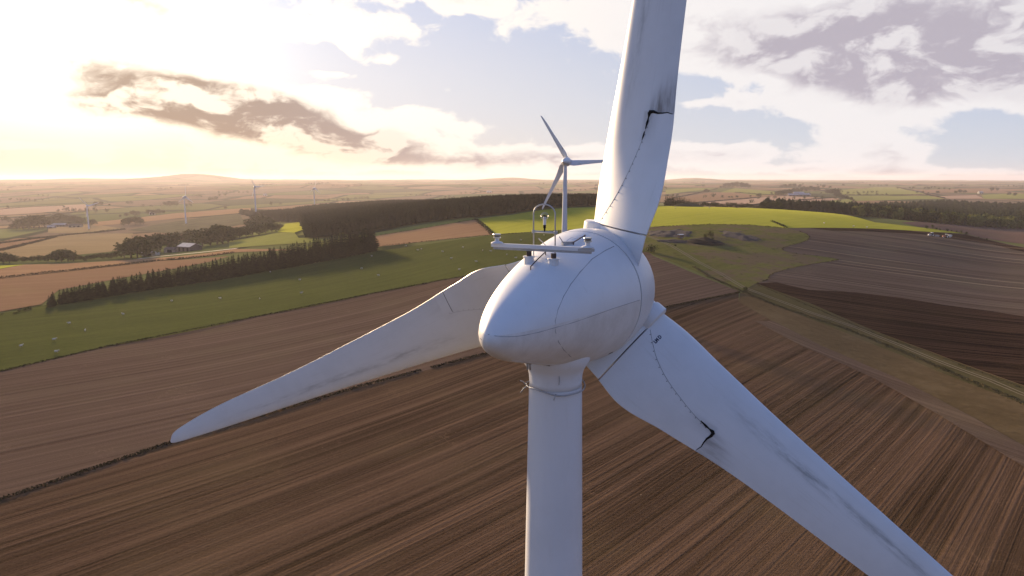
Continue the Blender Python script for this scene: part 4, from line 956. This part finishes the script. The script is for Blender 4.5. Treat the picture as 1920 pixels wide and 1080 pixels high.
for u, v, h in ((28, 589, 4), (38, 585, 6), (48, 583, 5), (55, 581, 6), (4, 590, 3)):
    p = g(u, v); plant(BUSH[RNG.integers(4)], p, hpx(p, h), 3, "low bush on the pasture edge left of the windbreak", "bush", "bushes left of the windbreak", 1.2, parts=False)
# --- hedges, banks and dykes: each line one thing
def hedge(name, label, L, wd, h, m_=None, dens=3.0, gaps=.0, size=.3, cat="hedge"):
    rng = np.random.default_rng(len(label) * 7 + int(L[0][0]) % 97); pl = dense(P_(L), 4); C = []
    for a, b in zip(pl[:-1], pl[1:]):
        d_ = np.linalg.norm((b - a)[:2]); t = (b - a)[:2] / (d_ + 1e-9); n_ = np.array((-t[1], t[0])); hv = h * (.6 + .8 * mnoise.noise((a[0] * .05, a[1] * .05, 1.)) ** 2 + .25)
        if gaps and mnoise.noise((a[0] * .04, a[1] * .04, 5.)) < gaps - .5: continue
        for i in range(max(1, int(d_ * dens * max(1., wd * h / 2)))):
            s_ = rng.uniform(0, 1); o_ = rng.normal() * wd * .28; q = a + (b - a) * s_; C.append((q[0] + n_[0] * o_, q[1] + n_[1] * o_, q[2] + hv * abs(rng.uniform(0, 1)) * max(0.15, 1 - abs(o_) / wd)))
    V, Fc = leaves(np.array(C), size, rng); return tag(mesh(name, V, Fc, m_ or M_HEDGE), label, cat)
hedge("hedge", "low dark overgrown bank dividing the two big brown fields, left stretch", [(-200, 1006), (0, 938), (350, 820), (640, 735), (790, 694)], 1.3, .55, dens=26, size=.24)
hedge("hedge", "low dark bank between the brown fields, stretch ending under the nacelle", [(808, 690), (860, 677), (905, 665), (980, 646)], 1.3, .6, dens=26, size=.24)
hedge("hedge", "short dark bank running from the lower blade root to the track corner", [(1215, 586), (1250, 576), (1320, 562), (1386, 549)], 1.3, .6, dens=26, size=.24)
hedge("hedge", "thin dark grassy bank between the sheep pasture and the harrowed field", TOPF2[1:-1], 1.2, .45, dens=14, size=.26)
hedge("hedge", "dark thin hedge between the sheep pasture and the bright green field", [(718, 461), (800, 453), (925, 441), (1000, 436), (1115, 430), (1185, 428)], 1.6, .8, dens=5)
hedge("hedge", "thin hedge along the top of the tan stubble field", [(712, 441), (800, 427), (892, 411)], 1.4, .8, dens=5)
hedge("hedge", "thick scrubby hedge at the right end of the tan stubble field", [(892, 411), (908, 424), (925, 440)], 3.5, 1.2, dens=5, size=.4)
hedge("hedge", "long dark hedge across the left tan fields above the windbreak", [(-200, 548), (0, 522), (150, 506), (290, 490), (400, 480), (440, 474)], 2.6, 1.6, dens=5, size=.5)
hedge("hedge", "hedge curving over the bright green crest down to the ploughed field", [(1330, 'Y', 600), (1375, 'Y', 590), (1430, 407), (1458, 420), (1474, 427)], 2.4, 1.3, dens=6, size=.35, gaps=.35)
hedge("hedge", "dark low bank between the bright green field and the rough grass", [(1226, 427), (1245, 425), (1330, 421), (1400, 422), (1475, 428)], 1.8, .7, dens=6)
hedge("hedge", "weedy margin along the curved edge of the rough grass and grey field", R1[5:], 1.2, .35, M_TUFT, dens=6)
for lab, L in (("hedge above the pink stubble fields at far right", [(1302, 381), (1360, 376), (1427, 370)]), ("hedge below the upper pink stubble field", [(1400, 386), (1480, 377), (1565, 371)]), ("hedge along the lower edge of the far green field by the copse", [(1378, 361), (1430, 365), (1480, 367)]),
    ("long dark hedge below the olive field right of the farm", [(1570, 366), (1650, 366), (1740, 366)]), ("curved hedge climbing right of the olive field", [(1680, 351), (1710, 357), (1740, 365), (1772, 372)]), ("hedge across the field just right of the tall blade", [(1262, 372), (1300, 364), (1345, 354)]),
    ("hedge line below the small far-left turbine", [(-30, 461), (60, 449), (130, 441), (165, 438), (235, 430)]), ("second hedge line meeting the first at far left", [(-30, 477), (50, 459), (105, 445)]), ("far hedge on the golden field at left", [(-20, 394), (60, 388), (120, 386)]), ("hedge under the golden field at far left", [(60, 406), (110, 401), (165, 396)])):
    hedge("hedge", "dark " + lab, L, 3.5, 2.6, dens=1.6, size=1.1)
# rough dry tussocks along the ditch beside the track, and along the verge by the ploughed field
def tussocks(name, L, wd, h, label, m_, dens=6, size=.25): return hedge(name, label, L, wd, h, m_, dens, 0, size, "rough grass")
for nm, L, wd, h, lab, m_ in (("tussock_grass", [(1396, 548), (1410, 556), (1464, 577), (1577, 614), (1640, 639), (1689, 659), (1745, 683), (1802, 708), (1886, 743), (2100, 830)], 2.3, .85, "rough dry tussocks lining the ditch beside the track", M_TUFT),
    ("tussock_grass", [(1300, 500), (1330, 520), (1370, 537), (1390, 547)], 2.0, .8, "rough dry tussocks along the track edge", M_TUFT)):
    o = tussocks(nm, L, wd, h, lab, m_, 22, .20); o['kind'] = 'stuff'
for L, lab in (([(1420, 535), (1520, 575), (1633, 623), (1745, 664), (1858, 706), (1914, 728)], "ragged grass verge between the track and the turned soil"),):
    o = tussocks("verge_grass", L, 1.6, .4, lab, M_TUFT, 10, .18); o['kind'] = 'stuff'

# far hedgerow trees: broken rows along the distant field edges, too many and too small to tell apart
FR = np.random.default_rng(21); FV = []; FF = []
for i in range(60):
    u0 = FR.uniform(-60, 1980); Y = FR.uniform(1500, 5600); c0 = gy(u0, Y); a = FR.uniform(-.5, .5) + (1.2 if FR.random() < .2 else 0); n = FR.integers(2, 11); sp = FR.uniform(12, 30); hh = FR.uniform(7, 12)
    for j in range(n):
        x, y = c0[0] + math.cos(a) * sp * j + FR.normal() * 3, c0[1] + math.sin(a) * sp * j + FR.normal() * 3; z = gz(x, y); k = hh * FR.uniform(.7, 1.2)
        V, Fc = broad_crown(k, k * FR.uniform(1.2, 1.8), 900 + i * 11 + j, 60, 1.6 * k / 10, .05, 6); FF += [tuple(int(q) + len(FV) for q in f) for f in Fc]; FV += [(v[0] + x, v[1] + y, v[2] + z) for v in V]
tag(mesh("distant_hedgerow_trees", FV, FF, M_BROAD), "broken rows of tiny dark hedgerow trees scattered over the distant hazy plains", "hedgerow trees", None, 'stuff')
# ------------------------------------------------------------------ sheep, vehicles, buildings, heaps
M_WOOL = plain("sheep_wool", (.62, .58, .50), .95, .1, .15, 6)
M_FACE = plain("sheep_face", (.30, .26, .22), .9, .1)
def sheep_mesh():
    k = MB(); n = 10; prof = [(-.62, .06, .66), (-.58, .20, .64), (-.42, .29, .62), (0, .32, .62), (.36, .28, .64), (.52, .20, .72), (.62, .13, .86), (.76, .12, .92), (.92, .075, .86), (.98, .03, .84)]
    V = []; 
    for x, r, z in prof: V += [(x, r * .85 * math.cos(2 * math.pi * j / n), z + r * math.sin(2 * math.pi * j / n)) for j in range(n)]
    k.add(V, [(i * n + j, i * n + (j + 1) % n, (i + 1) * n + (j + 1) % n, (i + 1) * n + j) for i in range(len(prof) - 1) for j in range(n)] + [tuple(range(n)), tuple(range((len(prof) - 1) * n, len(prof) * n))])
    for x in (-.38, .36):
        for y in (-.14, .14): k.tube([(x, y, .5), (x + .02, y, .28), (x, y, 0)], [.075, .045, .035], 6, 1)
    for y in (-.12, .12): k.tube([(.80, y * .6, .98), (.76, y * 1.6, .99)], [.03, .012], 5, 1)
    me = bpy.data.meshes.new("sheep"); me.from_pydata(k.V, [], k.F); me.materials.append(M_WOOL); me.materials.append(M_FACE); me.polygons.foreach_set('material_index', k.mi); me.polygons.foreach_set('use_smooth', [True] * len(k.F)); return me
SH = sheep_mesh()
for u, v in ((40, 652), (102, 640), (106, 663), (130, 609), (160, 623), (231, 592), (322, 567), (413, 562), (487, 563), (507, 512), (562, 527), (565, 552), (697, 482), (678, 506), (710, 519), (783, 471), (790, 469), (846, 487), (861, 508), (761, 463), (893, 493), (920, 473), (950, 480), (967, 486), (977, 452), (1020, 443), (905, 472), (938, 468), (830, 474), (868, 466)):
    o = bpy.data.objects.new("sheep", SH); COL.objects.link(o); p = g(u, v, .25); o.location = p; o.rotation_euler = (0, 0, RNG.uniform(0, 6.28)); o.scale = (.95,) * 3
    tag(o, "white sheep grazing on the green pasture behind the left blade", "sheep", "sheep grazing the pasture")
for u, v in ((1600, 426), (1625, 428), (1266, 391), (1330, 391), (1545, 420)):
    o = bpy.data.objects.new("sheep", SH); COL.objects.link(o); o.location = g(u, v, .25) ; o.rotation_euler = (0, 0, RNG.uniform(0, 6.28)); tag(o, "white sheep on the bright green field at right", "sheep", "sheep on the bright field")
M_ROOFP = plain("pale_sheet_roof", (.45, .42, .40), .6, .3, .2, .3)
M_ROOFB = plain("blue_grey_roof", (.27, .31, .37), .6, .3, .2, .3)
M_WALLP = plain("rendered_wall", (.55, .52, .46), .85, .2, .2, .5)
M_WALLD = plain("dark_cladding", (.10, .085, .08), .85, .2, .3, .5)
M_STONE = plain("grey_stone_wall", (.26, .23, .20), .9, .2, .3, .6)
def barn(u, v, ln, wd, h, rh, rz, roof, wall, label, name="farm_shed", doors=2, chim=0, cat="farm building", lift=0.):
    p = g(u, v); o = empty(name, p, label, cat, None, rz); k = MB(); k.box((0, 0, h / 2 - .5), (ln, wd, h + 1))
    for s_ in (-1, 1): k.add([(s_ * ln / 2, -wd / 2, h), (s_ * ln / 2, wd / 2, h), (s_ * ln / 2, 0, h + rh - .05)], [(0, 1, 2)])
    k.build("wall", wall, o); e = .35; k = MB()
    for s_ in (-1, 1):
        a = [(-ln / 2 - e, s_ * (wd / 2 + e), h - rh * 2 * e / wd), (ln / 2 + e, s_ * (wd / 2 + e), h - rh * 2 * e / wd), (ln / 2 + e, 0, h + rh), (-ln / 2 - e, 0, h + rh)]
        k.add(a + [(x, y, z + .15) for x, y, z in a], [(0, 1, 2, 3), (7, 6, 5, 4), (0, 4, 5, 1), (1, 5, 6, 2), (2, 6, 7, 3), (3, 7, 4, 0)])
    rf = k.build("roof", roof, o)
    for i in range(doors):
        x = (i + .5) / doors * ln - ln / 2; k = MB(); k.box((x, -wd / 2 - .03, min(h * .42, 1.7)), (ln / doors * .42, .10, min(h * .8, 3.3))); k.build("door", M_DARK, o)
    for i in range(chim):
        k = MB(); x = (-1 if i else 1) * (ln / 2 - .5); k.box((x, 0, h + rh + .4), (.7, .8, 1.4)); k.box((x, 0, h + rh + 1.15), (.85, .95, .12)); k.build("chimney", M_STONE, rf)
    return o
barn(356, 470, 17, 13, 4.2, 2.6, rad(-28), M_ROOFP, M_WALLD, "farm barn with a pale pitched roof above the long road at left", doors=3)
barn(322, 473, 11, 6, 3, 1.6, rad(-10), M_WALLD, M_STONE, "low dark outbuilding left of the pale-roofed barn", "outbuilding", 1)
barn(283, 479, 13, 6, 2.4, 1.2, rad(-8), M_ROOFP, M_WALLP, "low white polytunnel-like shed beside the tallest round tree", "low_shed", 1)
barn(112, 425, 26, 12, 4, 2.4, rad(4), M_ROOFP, M_WALLD, "long pale-roofed farm shed below the dark copse at far left", doors=5)
barn(97, 428, 12, 9, 3, 2, rad(10), M_ROOFP, M_STONE, "smaller pale shed at the left end of the long shed", "small_shed", 1)
barn(142, 426, 22, 10, 3.6, 2.2, rad(4), M_WALLD, M_STONE, "grey dark-roofed shed left of the far turbine tower", "stone_shed", 3)
barn(286, 402, 14, 8, 4, 2.4, rad(12), M_ROOFP, M_WALLP, "far cottage with white walls in the middle of the left plain", "farmhouse", 2, 2, "house")
barn(497, 367, 15, 9, 5, 3, rad(-8), M_ROOFP, M_WALLP, "far white farmhouse right of the skyline turbine", "farmhouse", 2, 2, "house")
barn(1486, 368, 30, 17, 4.5, 3.2, rad(3), M_ROOFB, M_WALLD, "left blue-roofed farm shed beyond the pink stubble", doors=3)
barn(1506, 368, 30, 18, 5, 3.4, rad(3), M_ROOFB, M_WALLD, "right blue-roofed farm shed next to the white house", doors=3)
barn(1496, 365, 34, 16, 5.5, 3.2, rad(3), M_ROOFB, M_STONE, "rear blue-grey farm shed behind the two front sheds", doors=3)
barn(1517, 367, 9, 8, 5.5, 3.2, rad(40), M_WALLD, M_WALLP, "small white house at the right end of the blue-roofed sheds", "farmhouse", 2, 1, "house")
barn(917, 361, 22, 12, 5, 3, rad(5), M_ROOFP, M_WALLP, "tiny pale building on the hazy plain beyond the forest", "farmhouse", 2, 1, "house")
barn(1838, 363, 16, 10, 5, 3, rad(5), M_ROOFP, M_WALLP, "tiny white house among trees at far right", "farmhouse", 2, 1, "house")
# livestock trailer, tractors
M_RED = plain("faded_red_paint", (.42, .12, .07), .5, .4, .2, 2)
M_GREYP = plain("pale_grey_paint", (.50, .47, .50), .4, .5, .15, 2)
M_WHT = plain("white_panel", (.80, .79, .77), .4, .5, .08, 2)
M_TYRE = plain("black_rubber", (.018, .017, .016), .9, .1)
M_GLASS = plain("cab_glass", (.05, .06, .07), .1, .6)
M_BROWN = plain("brown_trailer_side", (.17, .11, .085), .8, .2, .3, 2)
def wheel(par, c, r, w_):
    k = MB(); pr = [(r * .55, -w_ / 2), (r * .93, -w_ / 2), (r, -w_ * .3), (r, w_ * .3), (r * .93, w_ / 2), (r * .55, w_ / 2)]; n = 18; V = []
    for rr, y in pr: V += [(c[0] + rr * math.cos(2 * math.pi * j / n), c[1] + y, c[2] + rr * math.sin(2 * math.pi * j / n)) for j in range(n)]
    k.add(V, [(i * n + j, i * n + (j + 1) % n, ((i + 1) % 6) * n + (j + 1) % n, ((i + 1) % 6) * n + j) for i in range(6) for j in range(n)]); wh_ = k.build("wheel", M_TYRE, par)
    k = MB(); V = []
    for y in (-w_ * .3, w_ * .3): V += [(c[0] + r * .56 * math.cos(2 * math.pi * j / n), c[1] + y, c[2] + r * .56 * math.sin(2 * math.pi * j / n)) for j in range(n)]
    k.add(V, [tuple(range(n)), tuple(range(n, 2 * n))[::-1]] + [(j, (j + 1) % n, n + (j + 1) % n, n + j) for j in range(n)]); k.build("rim", M_WHT, wh_)
def tractor(u, v, rz, paint, label, implement, grp="tractors on the ploughed field"):
    o = empty("tractor", g(u, v, .35), label, "tractor", None, rz); k = MB()
    k.box((1.15, 0, 1.15), (1.9, .75, .75), 0, None, .88); k.box((1.2, 0, .75), (2.0, .5, .3)); k.box((-.2, 0, .85), (1.2, .7, .5)); k.tube([(1.3, .3, 1.5), (1.3, .3, 2.3)], .05, 6); k.build("body", paint, o)
    k = MB(); k.box((-.35, 0, 1.85), (1.35, 1.35, 1.3), 0, None, .9); cb = k.build("cab", M_GLASS, o); k = MB(); k.box((-.35, 0, 2.56), (1.45, 1.4, .14)); k.build("cab_roof", M_WHT, cb)
    for sx in (-1, 1): k = MB(); k.add([(-.95 + .75 * math.cos(a), sx * .85 + dy_, .9 + .95 * math.sin(a)) for a in np.linspace(0, math.pi, 8) for dy_ in (-.22, .22)], [(2 * i, 2 * i + 1, 2 * i + 3, 2 * i + 2) for i in range(7)]); k.build("mudguard", paint, o)
    for sx in (-1, 1): wheel(o, (-.75, sx * .88, .85), .85, .45); wheel(o, (1.65, sx * .78, .55), .55, .34)
    k = MB()
    if implement == "plough":
        k.tube([(-1.4, 0, .8), (-2.6, .2, 1.0), (-4.4, .8, .9)], .12, 8)
        for i in range(4):
            x = -2.4 - i * .6; y = .1 + i * .2; k.tube([(x, y, .95), (x - .1, y, .3)], .06, 6); k.add([(x, y - .05, .55), (x - .55, y + .4, .6), (x - .5, y + .42, .15), (x + .1, y, .05)], [(0, 1, 2, 3)])
        k.build("plough", M_STEEL, o)
    else:
        k.add([(-1.7, -1.3, 1.0), (-1.7, 1.3, 1.0), (-3.2, 1.3, 1.0), (-3.2, -1.3, 1.0), (-1.5, -1.5, 2.1), (-1.5, 1.5, 2.1), (-3.4, 1.5, 2.1), (-3.4, -1.5, 2.1), (-2.2, -.6, .35), (-2.2, .6, .35), (-2.8, .6, .35), (-2.8, -.6, .35)],
              [(4, 5, 6, 7), (0, 1, 5, 4), (1, 2, 6, 5), (2, 3, 7, 6), (3, 0, 4, 7), (8, 9, 1, 0), (9, 10, 2, 1), (10, 11, 3, 2), (11, 8, 0, 3), (11, 10, 9, 8)]); k.build("seed_hopper", M_WHT, o)
    return o
tractor(1746, 444, rad(172), M_GREYP, "pale grey tractor working the dark strip at the edge of the grey field", "plough")
tractor(1773, 447, rad(168), M_RED, "red tractor with a white hopper behind it on the dark strip at right", "hopper")
o = empty("livestock_trailer", g(1276, 448, .3), "small brown livestock trailer with a pale roof parked on the rough grass", "trailer", None, rad(30))
k = MB(); k.box((0, 0, 1.35), (3.2, 1.9, 1.6)); k.tube([(1.6, 0, .6), (2.7, 0, .5)], .07, 6); k.build("body", M_BROWN, o)
k = MB(); V = []
for x in (-1.68, 1.68): V += [(x, 1.0 * math.cos(a), 2.13 + .28 * math.sin(a)) for a in np.linspace(0, math.pi, 9)]
k.add(V, [(i, i + 1, 10 + i, 9 + i) for i in range(8)] + [tuple(range(9)), tuple(range(9, 18))[::-1]] + [(0, 9, 17, 8)]); k.build("roof", M_WHT, o)
for i in range(3): k = MB(); k.box((-1.0 + i, -.96, 1.75), (.7, .06, .22)); k.build("vent_slot", M_DARK, o)
for s_ in (-1, 1):
    for x in (-.5, .4): wheel(o, (x, s_ * .9, .38), .38, .22)
# heaps and mounds
M_MUCK = plain("black_muck", (.012, .010, .009), .95, .1, .4, 1.5)
M_RUBBLE = mat("stony_rubble", lambda t: (t.mix(t.noise(pos(t), 1.6, 6, .8), (.028, .024, .022), (.115, .095, .088)), t.noise(pos(t), 2.5, 5, .8)), .95, .1, (1., .5))
M_TURF = M_ROUGH
def heap(u, v, lx, ly, h, rz, m_, label, name, cat, seed, rough_=.25, ragged=0.):
    p = g(u, v); n = 22; V = []; Fc = []; c, s_ = math.cos(rz), math.sin(rz)
    for i in range(n + 1):
        for j in range(n + 1):
            x, y = (i / n * 2 - 1), (j / n * 2 - 1); r2 = (x * x + y * y) * (1 + 1.1 * ragged * mnoise.noise((math.atan2(y, x) * 1.4 + seed, seed * 3., 0.)) + ragged * .9 * mnoise.fractal((x * 3 + seed, y * 3, 2.), 1., 2., 3)); nz = mnoise.fractal((x * 2.2 + seed, y * 2.2, seed * 1.7), 1., 2., 4)
            hh = h * max(0, 1 - r2) ** 1.1 * (1 + rough_ * 1.6 * nz) - .12 * r2 - (.3 if r2 > .9 else 0)
            X, Y = p[0] + c * x * lx - s_ * y * ly, p[1] + s_ * x * lx + c * y * ly; V.append((X - p[0], Y - p[1], gz(X, Y) - p[2] + .35 + hh))
    for i in range(n):
        for j in range(n): Fc.append((i * (n + 1) + j, (i + 1) * (n + 1) + j, (i + 1) * (n + 1) + j + 1, i * (n + 1) + j + 1))
    return tag(mesh(name, V, Fc, m_, smooth=True, loc=p), label, cat)
heap(1322, 455, 11, 9, 2.0, rad(-20), M_MUCK, "long black manure heap on the rough grass", "manure_heap", "heap", 1)
heap(1385, 443, 10, 15, .7, rad(10), M_RUBBLE, "spread of grey stone rubble right of the bush on the rough grass", "rubble_pile", "rubble", 2, .9, .8)
heap(1258, 438, 14, 14, .6, rad(0), M_RUBBLE, "grey stone rubble strewn behind the livestock trailer", "rubble_pile", "rubble", 3, .9, .9)
heap(1262, 453, 9, 5, .5, rad(0), M_RUBBLE, "low grey stone heap in front of the livestock trailer", "rubble_pile", "rubble", 4, .9, .7)
p_ = gy(1287, 598); hm = heap(1287, 392, 14, 9, 2.6, 0, M_MOOR, "rounded turf mound on the bright green crest", "mound", "mound", 5, .15)
hm.location = p_
# ------------------------------------------------------------------ the hazy air
mh = bpy.data.materials.new("hazy_air"); mh.use_nodes = True; t = NT(mh.node_tree)
pv = t.n('ShaderNodeVolumePrincipled'); pv.inputs['Color'].default_value = (.89, .83, .88, 1); pv.inputs['Density'].default_value = HAZE; pv.inputs['Anisotropy'].default_value = .28
t.t.links.new(pv.outputs[0], t.n('ShaderNodeOutputMaterial').inputs['Volume'])
hb_ = MB(); lo_z = float(GZ.min()) - 1.; hb_.box((0, 0, (lo_z + 118) / 2), (29000, 29000, 118 - lo_z)); hz_o = hb_.build("haze", mh); tag(hz_o, "thin pale evening haze over the far fields", "haze", None, 'stuff')
